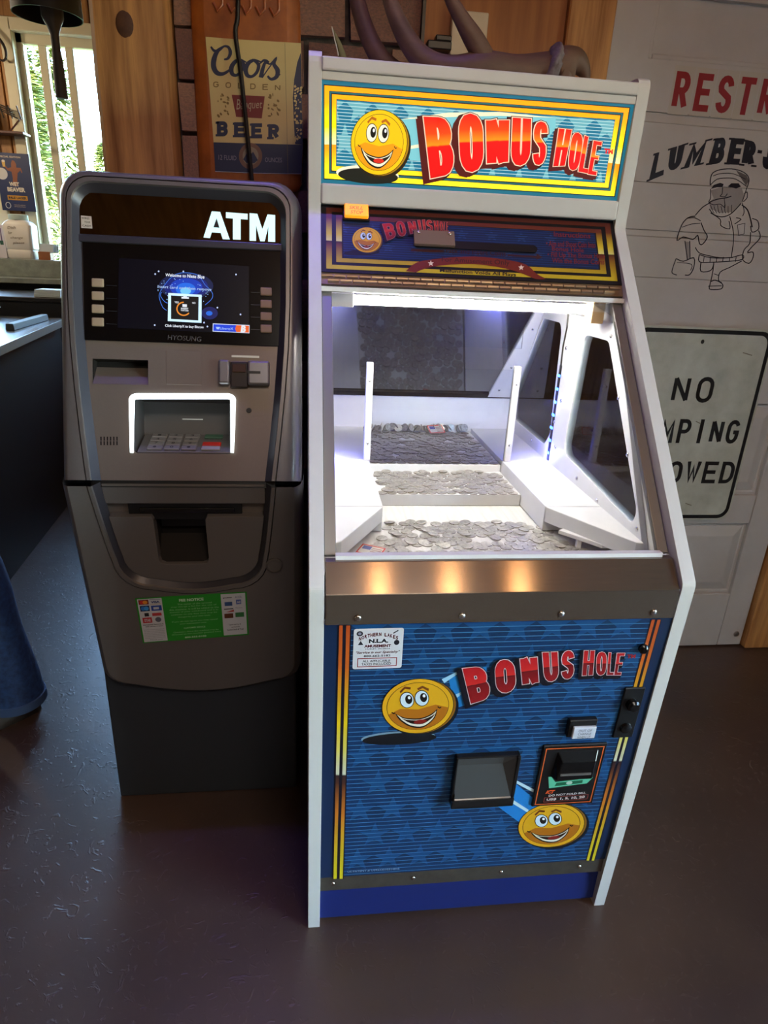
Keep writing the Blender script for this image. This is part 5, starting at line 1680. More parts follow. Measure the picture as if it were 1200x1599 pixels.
MB().fbox(FA, -0.416, -0.090, vA(0.84), vA(0.876), -0.026, -0.016).build('recessed_band', M['atm_face'], atm)
ds = MB().fbox(FA, -0.373, -0.140, vA(0.832), vA(0.8745), -0.016, -0.006).build('cash_slot', M['black'], atm, bevel=0.002)
MB().fbox(FA, -0.350, -0.155, vA(0.850), vA(0.862), -0.007, -0.003).build('slot_roller', M['gloss'], ds, bevel=0.002)
b = MB()
b.fbox(FA, nx0-.01, nx1+.01, nz0-.01, vA(0.85), -0.062, -0.058)
b.fbox(FA, nx0-.004, nx0, nz0, vA(0.846), -0.058, -0.018); b.fbox(FA, nx1, nx1+.004, nz0, vA(0.846), -0.058, -0.018)
b.add([FA.p(nx0, nz0, -.004), FA.p(nx1, nz0, -.004), FA.p(nx1, vA(0.775), -.045), FA.p(nx0, vA(0.775), -.045)], [(0, 1, 2, 3)])
b.build('cash_recess', M['atm_pocket'], atm)
MB().fbox(FA, nx0+0.004, nx1-0.004, vA(0.795), vA(0.862), -0.056, -0.042).build('recess_shutter', M['black'], atm)
FA2 = Frame(FA.p(0, 0, PRD), FA.ex, FA.ey)
u_, v_ = FA2.uv(429, 882)
lkk = MB().lathe([(0.019, 0), (0.019, 0.004), (0.016, 0.005), (0.015, 0.002), (0.0, 0.002)], FA2.p(u_, v_, 0.0005), 22, ax=FA.en).build('door_lock', M['atm'], atm, smooth=True)
# fee notice
a = Art(FA2, 0.0008)
SQ = [(223.5, 1004), (389, 991), (385.5, 923.5), (211, 934)]
def fq(f0, g0, f1, g1): return [bil(SQ, f0, g0), bil(SQ, f1, g0), bil(SQ, f1, g1), bil(SQ, f0, g1)]
def ft(t_, f0, g0, f1, g1, c, bold=0.0): a.text(t_, fq(f0, g0, f1, g1), c, 3, True, bold)
green = pr((36, 140, 32)); w_ = pr((196, 196, 200)); dk = pr((40, 40, 44))
a.add(fq(0, 0, 1, 1), green, 0)
a.add(fq(0.015, 0.02, 0.235, 0.975), w_, 1); a.add(fq(0.765, 0.03, 0.985, 0.975), w_, 1)
lt = pr((160, 206, 150))
ft('FEE NOTICE', 0.39, 0.865, 0.61, 0.925, pr((206, 226, 200)), 0.03)
for k, (t_, x0_, x1_) in enumerate((('The owner of this terminal', .37, .68), ('may charge a fee for the use of', .31, .72), ('this machine. It will be added to the', .29, .74), ('amount of your withdrawal and is in', .29, .73), ('addition to any fees that may be', .30, .72), ('charged by your own bank.', .36, .66))):
    ft(t_, x0_, 0.79-0.058*k, x1_, 0.825-0.058*k, lt)
ft('If you do not agree you may cancel', .30, .40, .72, .435, lt); ft('your transaction now.', .37, .345, .62, .38, lt); ft('CUSTOMER SERVICE', .40, .25, .60, .285, lt, 0.02)
ft('Questions about this machine may be', .30, .165, .72, .20, lt); ft('directed to the number printed here', .28, .115, .74, .15, lt); ft('800-555-0100', .40, .04, .60, .075, pr((206, 226, 200)), 0.02)
a.add(fq(0.025, 0.85, 0.115, 0.955), pr((120, 40, 30)), 2); a.add([bil(SQ, x, y) for x, y in ell(0.055, 0.90, 0.022, 0.04, 0, 14)], pr((206, 40, 30)), 3); a.add([bil(SQ, x, y) for x, y in ell(0.083, 0.90, 0.022, 0.04, 0, 14)], pr((230, 150, 40)), 4)
ft('VISA', 0.135, 0.87, 0.215, 0.92, pr((30, 40, 110)), 0.05); a.add(fq(0.125, 0.945, 0.225, 0.955), pr((30, 40, 110)), 2); a.add(fq(0.125, 0.845, 0.225, 0.852), pr((200, 150, 40)), 2)
a.add(fq(0.03, 0.70, 0.115, 0.825), pr((20, 40, 90)), 2); a.add([bil(SQ, x, y) for x, y in ell(0.058, 0.763, 0.022, 0.045, 0, 14)], pr((40, 120, 200)), 3); a.add([bil(SQ, x, y) for x, y in ell(0.086, 0.763, 0.022, 0.045, 0, 14)], pr((60, 150, 220)), 3)
a.add(fq(0.13, 0.70, 0.225, 0.815), pr((40, 70, 160)), 2); a.add(fq(0.15, 0.73, 0.20, 0.78), w_, 3)
a.add(fq(0.06, 0.585, 0.10, 0.66), dk, 2); a.add(fq(0.13, 0.585, 0.215, 0.65), pr((190, 60, 60)), 2)
a.add(fq(0.035, 0.44, 0.12, 0.56), pr((180, 30, 40)), 2); ft('STAR', 0.05, 0.465, 0.11, 0.53, w_, 0.03)
a.add([bil(SQ, x, y) for x, y in ell(0.178, 0.50, 0.028, 0.055, 0, 16)], pr((96, 96, 110)), 2)
ft('International Networks &', 0.03, 0.385, 0.22, 0.415, dk, 0.02); ft('other services accepted', 0.05, 0.34, 0.21, 0.37, dk, 0.02)
for k in range(6):
    ft('this machine is owned and serviced locally', 0.03, 0.275-0.037*k, 0.22, 0.297-0.037*k, pr((90, 90, 94)))
ft('Thank you', 0.07, 0.045, 0.19, 0.07, dk)
ft('pulse', 0.785, 0.87, 0.865, 0.905, dk, 0.04); ft('ACCEL', 0.89, 0.87, 0.955, 0.915, pr((60, 70, 130)), 0.0)
a.add(fq(0.795, 0.70, 0.865, 0.79), pr((50, 80, 130)), 2); a.add(fq(0.90, 0.725, 0.945, 0.83), pr((70, 90, 160)), 2); ft('AE', 0.905, 0.75, 0.94, 0.80, w_, 0.03)
a.add(fq(0.785, 0.62, 0.87, 0.64), dk, 2); a.add([bil(SQ, x, y) for x, y in ((0.80, 0.555), (0.875, 0.56), (0.875, 0.61))], pr((170, 50, 40)), 2); ft('Member', 0.89, 0.63, 0.955, 0.66, pr((120, 120, 140)))
a.add(fq(0.785, 0.42, 0.865, 0.525), pr((96, 52, 30)), 2); a.add(fq(0.885, 0.43, 0.965, 0.535), pr((50, 110, 60)), 2)
ft('Operated by &', 0.82, 0.245, 0.93, 0.285, dk, 0.01); ft('serviced by', 0.84, 0.19, 0.92, 0.225, dk, 0.01); ft('Cookie Bank & Trust', 0.80, 0.135, 0.955, 0.17, dk, 0.02)
a.build('fee_notice', atm, label='green and white fee notice sticker with rows of card logos')

# ================================================================== WALL SIGNS
# tin sign cut out as a beer bottle
FS = Frame((0, 1.020, 0), (1, 0, 0), (0, 0, 1))
btl = thing('bottle_sign', 'rusty tin sign cut out as an amber beer bottle with a cream and blue label', 'wall sign', (-0.172, 1.03, 1.53))
bx = -0.156; hw_ = 0.138
prof = [(0.126, 1.53), (0.135, 1.537), (hw_, 1.55), (hw_, 1.72), (hw_, 1.90), (0.137, 1.965), (0.129, 2.03), (0.110, 2.11), (0.085, 2.20), (0.066, 2.30), (0.056, 2.42), (0.054, 2.50), (0.062, 2.51), (0.062, 2.55), (0.05, 2.555)]
def bring(i, y): return [Vector((bx-max(h-i, .002), y, z_)) for h, z_ in prof]+[Vector((bx+max(h-i, .002), y, z_)) for h, z_ in reversed(prof)]
b = MB()
b.loft([bring(0, 1.044), bring(0, 1.036), bring(0.004, 1.030), bring(0.018, 1.024), bring(0.034, 1.0215)], 0, True, False)
nn = len(prof)*2
last = bring(0.034, 1.0215)
k0 = len(b.v)
b.v += [tuple(p_) for p_ in last]; b.uv += [(0, 0)]*nn
for i in range(len(prof)-1):
    b.f.append((k0+i, k0+nn-1-i, k0+nn-2-i, k0+i+1)); b.m.append(0)
b.build('bottle_body', mat('rusty_amber', (186, 104, 38), 0.38, noise=(11, 0.5), col2=(138, 74, 30), bump=(40, 0.2, 0.002), spec=0.4), btl, smooth=True)
SX = lambda x, y: (250+x/4.0, y/4.0)
a = Art(FS)
cr = pr((222, 202, 128)); nb = pr((34, 44, 74)); gd = pr((136, 110, 44)); rd = pr((128, 34, 30))
a.add([SX(*p_) for p_ in ((285, 230), (470, 245), (880, 270), (893, 905), (335, 890))], cr, 0)
a.add([SX(*p_) for p_ in ((335, 889), (893, 905), (884, 1086), (600, 1080), (345, 1070))], nb, 1)
a.add([SX(*p_) for p_ in ((880, 330), (858, 390), (838, 500), (830, 610), (836, 760), (845, 900), (893, 905), (886, 600))], nb, 1)
q = random.Random(4)
for k in range(60):
    x_, y_ = q.uniform(842, 885), q.uniform(520, 900)
    a.add([SX(*p_) for p_ in ell(x_, y_, q.uniform(3, 8), q.uniform(3, 10), q.uniform(0, 90), 6)], cr, 2)
a.line([SX(780, 270), SX(800, 1085)], 0.5, pr((120, 104, 62)), 2)
def scr_(pts, w): a.line([SX(*p_) for p_ in smooth_path(pts, 5)], [x/3.2 for x in w_interp(w, len(smooth_path(pts, 5)))], nb, 3)
def w_interp(w, n):
    return [w[min(int(i/(n-1)*(len(w)-1)), len(w)-2)]*(1-(i/(n-1)*(len(w)-1)-min(int(i/(n-1)*(len(w)-1)), len(w)-2)))+w[min(int(i/(n-1)*(len(w)-1)), len(w)-2)+1]*(i/(n-1)*(len(w)-1)-min(int(i/(n-1)*(len(w)-1)), len(w)-2)) for i in range(n)]
# a looping capital and four small letters in a slanting hand
scr_([(318, 292), (340, 318), (372, 312), (400, 290), (428, 296), (440, 330), (425, 365), (400, 372)], (8, 14, 14, 10, 14, 18, 14, 8))
scr_([(400, 290), (360, 320), (338, 370), (336, 420), (356, 455), (392, 462), (432, 440), (460, 405)], (8, 20, 26, 26, 24, 18, 12, 7))
scr_([(500, 372), (468, 388), (446, 425), (452, 462), (480, 470), (510, 442), (522, 400), (500, 372), (540, 390)], (14, 20, 24, 20, 14, 16, 18, 12, 6))
scr_([(588, 375), (556, 392), (536, 430), (545, 470), (575, 478), (606, 450), (616, 405), (588, 375), (634, 388)], (14, 20, 24, 20, 14, 16, 18, 12, 6))
scr_([(622, 400), (648, 378), (668, 388), (655, 395), (640, 440), (630, 485)], (6, 12, 22, 14, 20, 22))
scr_([(668, 392), (690, 400), (725, 365), (712, 400), (735, 440), (728, 480), (695, 495), (672, 475)], (6, 8, 10, 18, 24, 20, 14, 10))
scr_([(640, 485), (670, 440), (720, 372)], (6, 6, 6))
scr_([(728, 480), (752, 465)], (8, 5))
for i, ch in enumerate('GOLDEN'):
    x_ = 333+i*77; y_ = 540+i*4
    for p_ in glyph(ch, 34, 36, 6):
        a.add([SX(x_+u, y_+6-v) for u, v in p_], gd, 3)
a.add([SX(*p_) for p_ in ((448, 592), (655, 602), (636, 740), (476, 730))], rd, 3)
a.text('Banquet', [SX(478, 706), SX(636, 690), SX(640, 628), SX(478, 620)], pr((196, 176, 140)), 5, True, 0.0, 0.15)
for cx in (395, 710):
    for k in range(16):
        a.add([SX(*p_) for p_ in ell(cx+q.uniform(-34, 34), 660+q.uniform(-72, 68), q.uniform(5, 13), q.uniform(3, 8), q.uniform(0, 90), 7)], gd, 3)
for i, ch in enumerate('BEER'):
    x_ = 356+i*(107 if i else 0)-(0 if i == 0 else 0); y_ = 852+i*6
    for p_ in glyph(ch, 68, 94, 25):
        a.add([SX(x_+u, y_-v) for u, v in p_], nb, 3)
    for (dx, dy) in ((-8, 0), (-8, 78)):
        a.add([SX(x_+dx, y_-dy), SX(x_+34, y_-dy), SX(x_+34, y_-dy-14), SX(x_+dx, y_-dy-14)], nb, 3)
a.add([SX(*p_) for p_ in ell(566, 975, 73, 82, 0, 28)], pr((124, 92, 70)), 4)
a.add([SX(*p_) for p_ in ell(566, 975, 50, 57, 0, 28)], pr((150, 138, 110)), 5)
a.add([SX(*p_) for p_ in ((520, 995), (545, 955), (560, 975), (582, 948), (612, 1000), (590, 1020), (540, 1018))], nb, 6)
a.text('12 FLUID', [SX(366, 998), SX(478, 1002), SX(478, 974), SX(366, 966)], pr((140, 140, 150)), 4, True, 0.0)
a.text('OUNCES', [SX(656, 1012), SX(762, 1015), SX(762, 986), SX(656, 984)], pr((140, 140, 150)), 4, True, 0.0)
a.line([SX(345, 1071), SX(600, 1082), SX(884, 1087)], 0.8, pr((190, 190, 200)), 4)
a.build('bottle_label', btl, label='cream and navy paper-style label with script and block lettering')
# raised glass lettering round the shoulder
b = MB()
for x_ in (-0.225, -0.19, -0.155, -0.12, -0.085):
    b.tube([(x_-.010, 1.020, 1.945), (x_, 1.017, 1.928), (x_+.012, 1.020, 1.942), (x_+.012, 1.020, 1.965)], 0.0035, 6)
b.build('embossed_letters', mat('amber_relief', (176, 96, 40), 0.3), btl, smooth=True)

# black cord hanging in front of the bottle
pts = [(-0.160, 1.0, 2.95), (-0.168, 1.0, 2.3), (-0.172, 1.0, 1.949), (-0.181, 1.0, 1.882), (-0.170, 1.0, 1.787), (-0.154, 1.0, 1.598), (-0.148, 0.99, 1.50), (-0.148, 0.975, 1.30)]
MB().tube(smooth_path(pts, 4), 0.0058, 8).build('power_cord', M['black'], None, smooth=True, label='black power cord hanging in front of the bottle sign', cat='cord', at=(-0.16, 1.0, 2.95))

# road sign screwed to the door
ns = thing('road_sign', 'white metal road sign with black capitals fixed low on the white door', 'sign', (1.2645, 1.022, 0.546))
so = rrect(1.02, 0.546, 1.509, 1.210, 0.045, 6)
MB().plate(so, [], lambda u, v, w: (u, 1.018-w, v), 0, 0.003).build('plate', mat('sign_white', (196, 198, 186), 0.4, noise=(9, 0.10), col2=(168, 170, 156)), ns)
FN = Frame((0, 1.015, 0), (1, 0, 0), (0, 0, 1))
a = Art(FN)
bk = pr((20, 20, 24))
ou = rrect(1.027, 0.553, 1.502, 1.203, 0.040, 6); iu = rrect(1.040, 0.566, 1.489, 1.190, 0.030, 6)
for i in range(len(ou)):
    j = (i+1) % len(ou)
    a.add([ou[i], ou[j], iu[j], iu[i]], bk, 0, False)
def sign_word(t_, x0_, x1_, z0_, h, gap):
    n_ = len(t_)
    wd__ = (x1_-x0_-gap*(n_-1))/n_
    for i, ch in enumerate(t_):
        for p_ in glyph(ch, wd__, h, 0.0135):
            a.add([(x0_+i*(wd__+gap)+u, z0_+v) for u, v in p_], bk, 1, False)
sign_word('NO', 1.194, 1.337, 0.968, 0.086, 0.026)
sign_word('CAMPING', 1.066, 1.466, 0.829, 0.083, 0.014)
sign_word('ALLOWED', 1.045, 1.486, 0.685, 0.080, 0.014)
for cx, cz in ((1.262, 1.165), (1.262, 0.590)):
    a.add(ell(cx, cz, 0.006, 0.007, 0, 12), pr((36, 34, 32)), 2, False)
sc = pr((120, 112, 96))
for x_, z_, l in ((1.07, 1.09, .03), (1.41, 1.135, .035), (1.30, .905, .02), (1.33, .61, .025), (1.13, .64, .03)):
    a.line([(x_, z_), (x_+l, z_-.008)], 0.003, sc, 1, False)
a.build('sign_print', ns)

# junction box and bracket on the plywood
jb = MB().box(0.372, 0.468, 1.004, 1.028, 1.876, 1.974).build('junction_box', mat('ivory_plastic', (206, 190, 160), 0.45), None, bevel=0.003, label='ivory junction box cover on the plywood behind the antler', cat='junction box', at=(0.42, 1.02, 1.876))
MB().lathe([(0.0035, 0), (0.002, 0.001)], (0.450, 1.004, 1.905), 8, ax=(0, -1, 0)).build('cover_screw', M['black'], jb)
b = MB().box(0.308, 0.372, 0.985, 1.022, 1.880, 1.900)
b.box(0.330, 0.372, 0.990, 1.022, 1.900, 1.914)
b.build('wall_bracket', M['black'], None, bevel=0.003, label='small black bracket on the plywood left of the junction box', cat='bracket', at=(0.34, 1.02, 1.88))

# ================================================================== ANTLER ON THE CABINET
ant = thing('antler', 'dark brown shed antler lying along the top of the coin pusher', 'antler', (0.40, 0.6, 1.716))
am = mat('antler_horn', (108, 80, 60), 0.6, noise=(30, 0.4), bump=(60, 0.5, 0.002), stretch=(0.4, 1, 1))
AN = lambda pts, r, nm, n=10: MB().tube(smooth_path([tuple(p_)+(rr,) for p_, rr in zip(pts, r)], 5) and [q_[:3] for q_ in smooth_path([tuple(p_)+(rr,) for p_, rr in zip(pts, r)], 5)], [q_[3] for q_ in smooth_path([tuple(p_)+(rr,) for p_, rr in zip(pts, r)], 5)], n).build(nm, am, ant, smooth=2)
AN([(0.512, 0.60, 1.758), (0.44, 0.60, 1.752), (0.37, 0.60, 1.752), (0.30, 0.61, 1.748), (0.245, 0.625, 1.765), (0.205, 0.635, 1.805), (0.170, 0.64, 1.865), (0.150, 0.64, 1.93), (0.14, 0.64, 2.02)], [0.036, 0.031, 0.033, 0.026, 0.024, 0.021, 0.016, 0.012, 0.004], 'beam')
AN([(0.375, 0.60, 1.765), (0.345, 0.597, 1.800), (0.312, 0.592, 1.835), (0.283, 0.59, 1.872), (0.268, 0.59, 1.915), (0.262, 0.59, 1.97)], [0.022, 0.021, 0.016, 0.012, 0.009, 0.002], 'tine')
AN([(0.29, 0.64, 1.742), (0.215, 0.68, 1.745), (0.160, 0.69, 1.775), (0.120, 0.70, 1.84), (0.095, 0.70, 1.92), (0.085, 0.70, 2.0)], [0.018, 0.022, 0.022, 0.019, 0.015, 0.003], 'tine')
b = MB()
q = random.Random(8)
for j in range(5):
    pass
rings = []
for j in range(7):
    x_ = 0.500+0.005*j
    rr = 0.034+0.012*math.sin(math.pi*j/6)
    rings.append([Vector((x_+q.uniform(-.003, .003)+0.010*math.cos(2*math.pi*k/18), 0.60+(rr*q.uniform(.86, 1.12))*math.sin(2*math.pi*k/18), 1.762+(rr*q.uniform(.86, 1.12))*math.cos(2*math.pi*k/18))) for k in range(18)])
b.loft(rings, 0, True, True)
b.build('burr', mat('burr_horn', (124, 112, 112), 0.6, noise=(60, 0.6), bump=(80, 0.7, 0.003)), ant, smooth=2)
AN([(0.525, 0.60, 1.760), (0.548, 0.60, 1.770), (0.568, 0.598, 1.776), (0.585, 0.596, 1.768), (0.596, 0.595, 1.750), (0.597, 0.595, 1.738)], [0.034, 0.038, 0.030, 0.018, 0.010, 0.004], 'pedicle', 12)
AN([(0.535, 0.60, 1.755), (0.552, 0.60, 1.748), (0.566, 0.60, 1.742)], [0.034, 0.032, 0.010], 'pedicle_base', 12)
b = MB()
lf = thing('dried_leaf', 'narrow olive dried leaf standing behind the left end of the cabinet top', 'leaf', (0.06, 0.66, 1.716))
pth = smooth_path([(0.088, 0.66, 1.716), (0.078, 0.66, 1.75), (0.066, 0.66, 1.785), (0.050, 0.66, 1.818)], 4)
wds = [0.004, 0.006, 0.008, 0.0095, 0.010, 0.010, 0.009, 0.008, 0.007, 0.006, 0.004, 0.002, 0.0005]
rings = [[Vector((p_[0]-w2, p_[1]-.002, p_[2])), Vector((p_[0], p_[1]+.001, p_[2]+.001)), Vector((p_[0]+w2, p_[1]-.002, p_[2])), Vector((p_[0], p_[1]-.001, p_[2]-.001))] for p_, w2 in zip(pth, wds)]
b.loft(rings, 0, True, True)
b.build('blade', mat('leaf_olive', (104, 98, 52), 0.6), lf, smooth=2)
MB().tube([(p_[0]-w2*0.9, p_[1]-.003, p_[2]) for p_, w2 in list(zip(pth, wds))[6:]], 0.0012, 5).build('pale_edge', mat('leaf_pale', (190, 186, 160), 0.5), lf)
# ================================================================== BAR, WINDOW SILL AND WHAT STANDS ON THEM
M['bar_top'] = mat('bar_top', (120, 126, 132), 0.22, 0.2, noise=(4, 0.2))
M['bar_dark'] = mat('bar_front', (17, 20, 26), 0.5)
bar = thing('bar_counter', 'dark fronted bar counter with a pale edged top, left of the cash machine', 'bar counter', (-1.6, 2.1, 0))
ex = lambda x, y, z_: (x, y, z_)
fx = lambda y: -1.139-0.113*(y-1.3)
bxx = lambda y: -1.255-0.06*(y-1.3)
MB().plate([(bxx(1.3), 1.3), (bxx(2.88), 2.88), (-2.0, 2.88), (-2.0, 1.3)], [], ex, 0.0, 0.950).build('bar_front', M['bar_dark'], bar)
MB().plate([(fx(1.25), 1.25), (fx(2.90), 2.90), (-2.05, 2.90), (-2.05, 1.25)], [], ex, 0.952, 0.985).build('bar_top', M['bar_top'], bar, bevel=0.004)
b = MB()
b.plate([(fx(1.25)+.006, 1.25), (fx(2.90)+.006, 2.90), (fx(2.90), 2.90), (fx(1.25), 1.25)], [], ex, 0.952, 0.9865)
b.build('edge_band', mat('edge_metal', (176, 190, 192), 0.3, 0.5), bar)
b = MB()
pA, pB = Vector((-1.352, 2.25, 0)), Vector((-1.380, 2.76, 0))
d_ = (pB-pA).normalized(); s_ = Vector((d_.y, -d_.x, 0))
b.loft([[pA+s_*.02+Vector((0, 0, .9862)), pB+s_*.02+Vector((0, 0, .9862)), pB-s_*.02+Vector((0, 0, .9862)), pA-s_*.02+Vector((0, 0, .9862))],
        [pA+s_*.016+Vector((0, 0, 1.016)), pB+s_*.016+Vector((0, 0, 1.016)), pB-s_*.016+Vector((0, 0, 1.016)), pA-s_*.016+Vector((0, 0, 1.016))]], 0, True, True)
b.build('bar_rail', mat('rubber', (62, 68, 70), 0.6), None, bevel=0.003, label='long dark rubber rail lying along the edge of the bar top', cat='bar rail', at=(-1.36, 2.5, 0.986))
cl_ = thing('back_cooler', 'black low cooler behind the far end of the bar', 'cooler', (-1.6, 3.25, 0))
MB().box(-2.2, -1.33, 2.96, 3.50, 0, 1.06).build('body', M['bar_dark'], cl_, bevel=0.006)
MB().box(-2.21, -1.32, 2.95, 3.51, 1.061, 1.085).build('lid', mat('cooler_lid', (30, 28, 28), 0.35), cl_, bevel=0.004)
b = MB()
for k in range(5):
    b.box(-1.50+0.002*k, -1.36+0.001*k, 2.975, 3.10, 1.0865+0.008*k, 1.0935+0.008*k)
b.build('napkin_stack', mat('paper_white', (206, 220, 224), 0.7), None, label='small stack of white napkins on the black cooler', cat='napkins', at=(-1.43, 3.04, 1.0865))
MB().lathe([(0.035, 0), (0.07, 0.01), (0.088, 0.05), (0.092, 0.052), (0.086, 0.050), (0.06, 0.012), (0.0, 0.010)], (-1.70, 2.78, 0.9862), 22, capt=False).build('metal_bowl', M['steel'], None, smooth=True, label='shallow metal bowl at the far left end of the bar', cat='bowl', at=(-1.70, 2.78, 0.9862))
# counter under the window with its stone upstand
bc = thing('window_counter', 'grey stone counter with an upstand below the window', 'counter', (-2.0, 3.6, 0))
stone = mat('grey_stone', (150, 160, 156), 0.35, noise=(18, 0.35))
MB().box(-2.9, -1.40, 3.62, 3.90, 0, 1.125).build('base', M['bar_dark'], bc)
MB().plate([(-1.52, 3.54), (-1.40, 3.90), (-2.9, 3.90), (-2.9, 3.40)], [], ex, 1.126, 1.155).build('slab', stone, bc, bevel=0.003)
MB().box(-2.9, -1.40, 3.70, 3.722, 1.156, 1.262).build('upstand', stone, bc, bevel=0.002)
MB().box(-2.9, -1.40, 3.723, 3.90, 1.20, 1.262).build('upper_ledge', stone, bc, bevel=0.002)
LZ = 1.263
# jug, barcode box, card holder
jx, jy = -1.835, 3.80
jm = mat('milky_plastic', (226, 224, 222), 0.4)
jg = thing('plastic_jug', 'white plastic jug with handwriting standing on the window ledge', 'jug', (jx, jy, LZ))
b = MB()
def rr_ring(w2, d2, r, z_): return [Vector((jx+u, jy+v, z_)) for u, v in rrect(-w2, -d2, w2, d2, r, 4)]
b.loft([rr_ring(.072, .06, .02, LZ), rr_ring(.078, .066, .022, LZ+.01), rr_ring(.080, .066, .022, LZ+.05), rr_ring(.076, .063, .022, LZ+.055), rr_ring(.082, .066, .022, LZ+.062), rr_ring(.088, .066, .022, LZ+.20), rr_ring(.074, .055, .03, LZ+.222), rr_ring(.058, .048, .03, LZ+.232)], 0, True, True)
b.build('body', jm, jg, smooth=True)
MB().lathe([(.055, 0), (.058, .004), (.058, .03), (.052, .034)], (jx, jy, LZ+.232), 20).build('lid', mat('jug_lid', (196, 216, 212), 0.4), jg, smooth=True)
FJ = Frame((jx-.08, jy-.0665, LZ+.06), (1, 0, 0), (0, -0.0, 1))
a = Art(FJ, 0.002)
for k, (t_, u0_, u1_) in enumerate((('Dish', .03, .08), ('for', .03, .055), ('change', .04, .115), ('please', .05, .12))):
    a.text(t_, [(u0_, .115-.03*k), (u1_, .118-.03*k), (u1_, .135-.03*k), (u0_, .132-.03*k)], pr((120, 106, 96)), 0, False, 0.0, 0.2)
a.build('handwriting', jg)
bb_ = thing('barcode_box', 'small white carton with dark bars beside the plastic jug', 'carton', (-1.985, 3.82, LZ))
MB().box(-2.05, -1.935, 3.79, 3.85, LZ, LZ+.20).build('carton', mat('carton_white', (214, 210, 222), 0.6), bb_, bevel=0.002)
a = Art(Frame((-2.05, 3.79, LZ), (1, 0, 0), (0, 0, 1)), 0.001)
for k in range(5):
    a.add([(.03+.016*k, .09), (.037+.016*k, .09), (.037+.016*k, .18), (.03+.016*k, .18)], pr((110, 90, 130)), 0, False)
a.add([(.085, .08), (.105, .08), (.105, .105), (.085, .105)], pr((50, 90, 80)), 0, False)
a.build('bars', bb_)
ch_ = thing('card_holder', 'clear holder of pale cards with a brown base on the window ledge', 'card holder', (-1.66, 3.80, LZ))
MB().box(-1.735, -1.66, 3.77, 3.84, LZ, LZ+.05).build('base', mat('brown_base', (150, 92, 56), 0.5), ch_)
for k in range(4):
    F = Frame((-1.725+.006*k, 3.775+.014*k, LZ+.045), (1, 0, 0), (0, 0.35, 1))
    MB().fbox(F, 0, 0.085, 0, 0.055, 0, 0.003).build('card', mat('pale_card', (186, 198, 208), 0.6), ch_)
# poster between the windows
ps = thing('beer_poster', 'dark blue poster with a brown animal figure and pale lettering by the window', 'poster', (-1.855, 3.88, 1.55))
FP = Frame((0, 3.878, 0), (1, 0, 0), (0, 0, 1))
MB().fbox(FP, -1.955, -1.748, 1.552, 1.885, -0.003, 0.0).build('sheet', pr((28, 46, 96)), ps)
a = Art(FP)
wl = pr((214, 196, 176))
a.text('SPECIAL EDITION', [(-1.93, 1.858), (-1.80, 1.858), (-1.80, 1.868), (-1.93, 1.868)], wl, 0, False, 0.02)
brn = pr((140, 78, 50))
a.add([(-1.905+u*.10, 1.70+v*.145) for u, v in ((.35, 0), (.65, 0), (.68, .25), (.75, .5), (.95, .62), (1.0, .5), (1.05, .55), (.98, .72), (.72, .72), (.74, .85), (.66, .98), (.52, 1), (.44, .88), (.42, .72), (.2, .68), (.05, .80), (.0, .75), (.18, .58), (.4, .55), (.42, .3))], brn, 0, False)
a.add([(-1.913, 1.805), (-1.899, 1.805), (-1.896, 1.835), (-1.916, 1.835)], pr((214, 176, 90)), 1, False)
a.add(ell(-1.906, 1.838, .010, .007, 0, 12), pr((226, 220, 210)), 2, False)
a.add(ell(-1.925, 1.765, .034, .034, 0, 24), pr((206, 206, 210)), 1, False)
a.text('WET', [(-1.89, 1.696), (-1.83, 1.696), (-1.83, 1.720), (-1.89, 1.720)], pr((220, 214, 204)), 2, False, 0.05)
a.text('BEAVER', [(-1.906, 1.664), (-1.798, 1.664), (-1.798, 1.690), (-1.906, 1.690)], pr((220, 214, 204)), 2, False, 0.05)
a.add([(-1.912, 1.615), (-1.79, 1.615), (-1.79, 1.642), (-1.912, 1.642)], pr((196, 140, 40)), 1, False)
a.text('PALE LAGER', [(-1.905, 1.621), (-1.797, 1.621), (-1.797, 1.636), (-1.905, 1.636)], pr((30, 30, 40)), 2, False, 0.05)
a.line(ell(-1.915, 1.583, .015, .017, 0, 18), 0.004, pr((206, 210, 220)), 1, False, True)
for k in range(2):
    a.text('craft brewed in small batches', [(-1.88, 1.585-.01*k), (-1.81, 1.585-.01*k), (-1.81, 1.590-.01*k), (-1.88, 1.590-.01*k)], wl, 1, False)
a.build('poster_print', ps)
# hook and little rack on the wall left of the window
pts = smooth_path([(-1.95, 3.86, 2.60), (-1.865, 3.86, 2.535), (-1.80, 3.86, 2.46), (-1.792, 3.86, 2.40), (-1.815, 3.86, 2.375), (-1.845, 3.86, 2.392)], 5)
MB().tube(pts, [0.011-0.006*i/(len(pts)-1) for i in range(len(pts))], 8).build('iron_hook', mat('dark_iron', (44, 36, 34), 0.5, 0.4), None, smooth=True, label='curved dark iron hook hanging left of the window', cat='hook', at=(-1.95, 3.86, 2.6))
rk = thing('wall_rack', 'small dark rack with a grille on the wall above the poster', 'rack', (-1.86, 3.86, 1.985))
rm = mat('rack_red', (84, 46, 40), 0.5); rg = mat('rack_metal', (66, 62, 58), 0.5, 0.3)
MB().box(-2.06, -1.735, 3.80, 3.92, 1.985, 1.998).build('shelf', rm, rk, bevel=0.002)
for k in range(4):
    MB().tube([(-1.93+.018*k, 3.84, 2.165-.016*k), (-1.80+.012*k, 3.83, 2.12-.016*k)], 0.004, 6).build('grille_bar', rg, rk)
for u in (-1.865, -1.815, -1.765):
    MB().tube([(u, 3.835, 2.14), (u+.02, 3.83, 2.07)], 0.004, 6).build('grille_bar', rg, rk)
MB().tube([(-1.755, 3.83, 2.065), (-1.83, 3.85, 2.0)], 0.005, 6).build('brace', rm, rk)
b = MB()
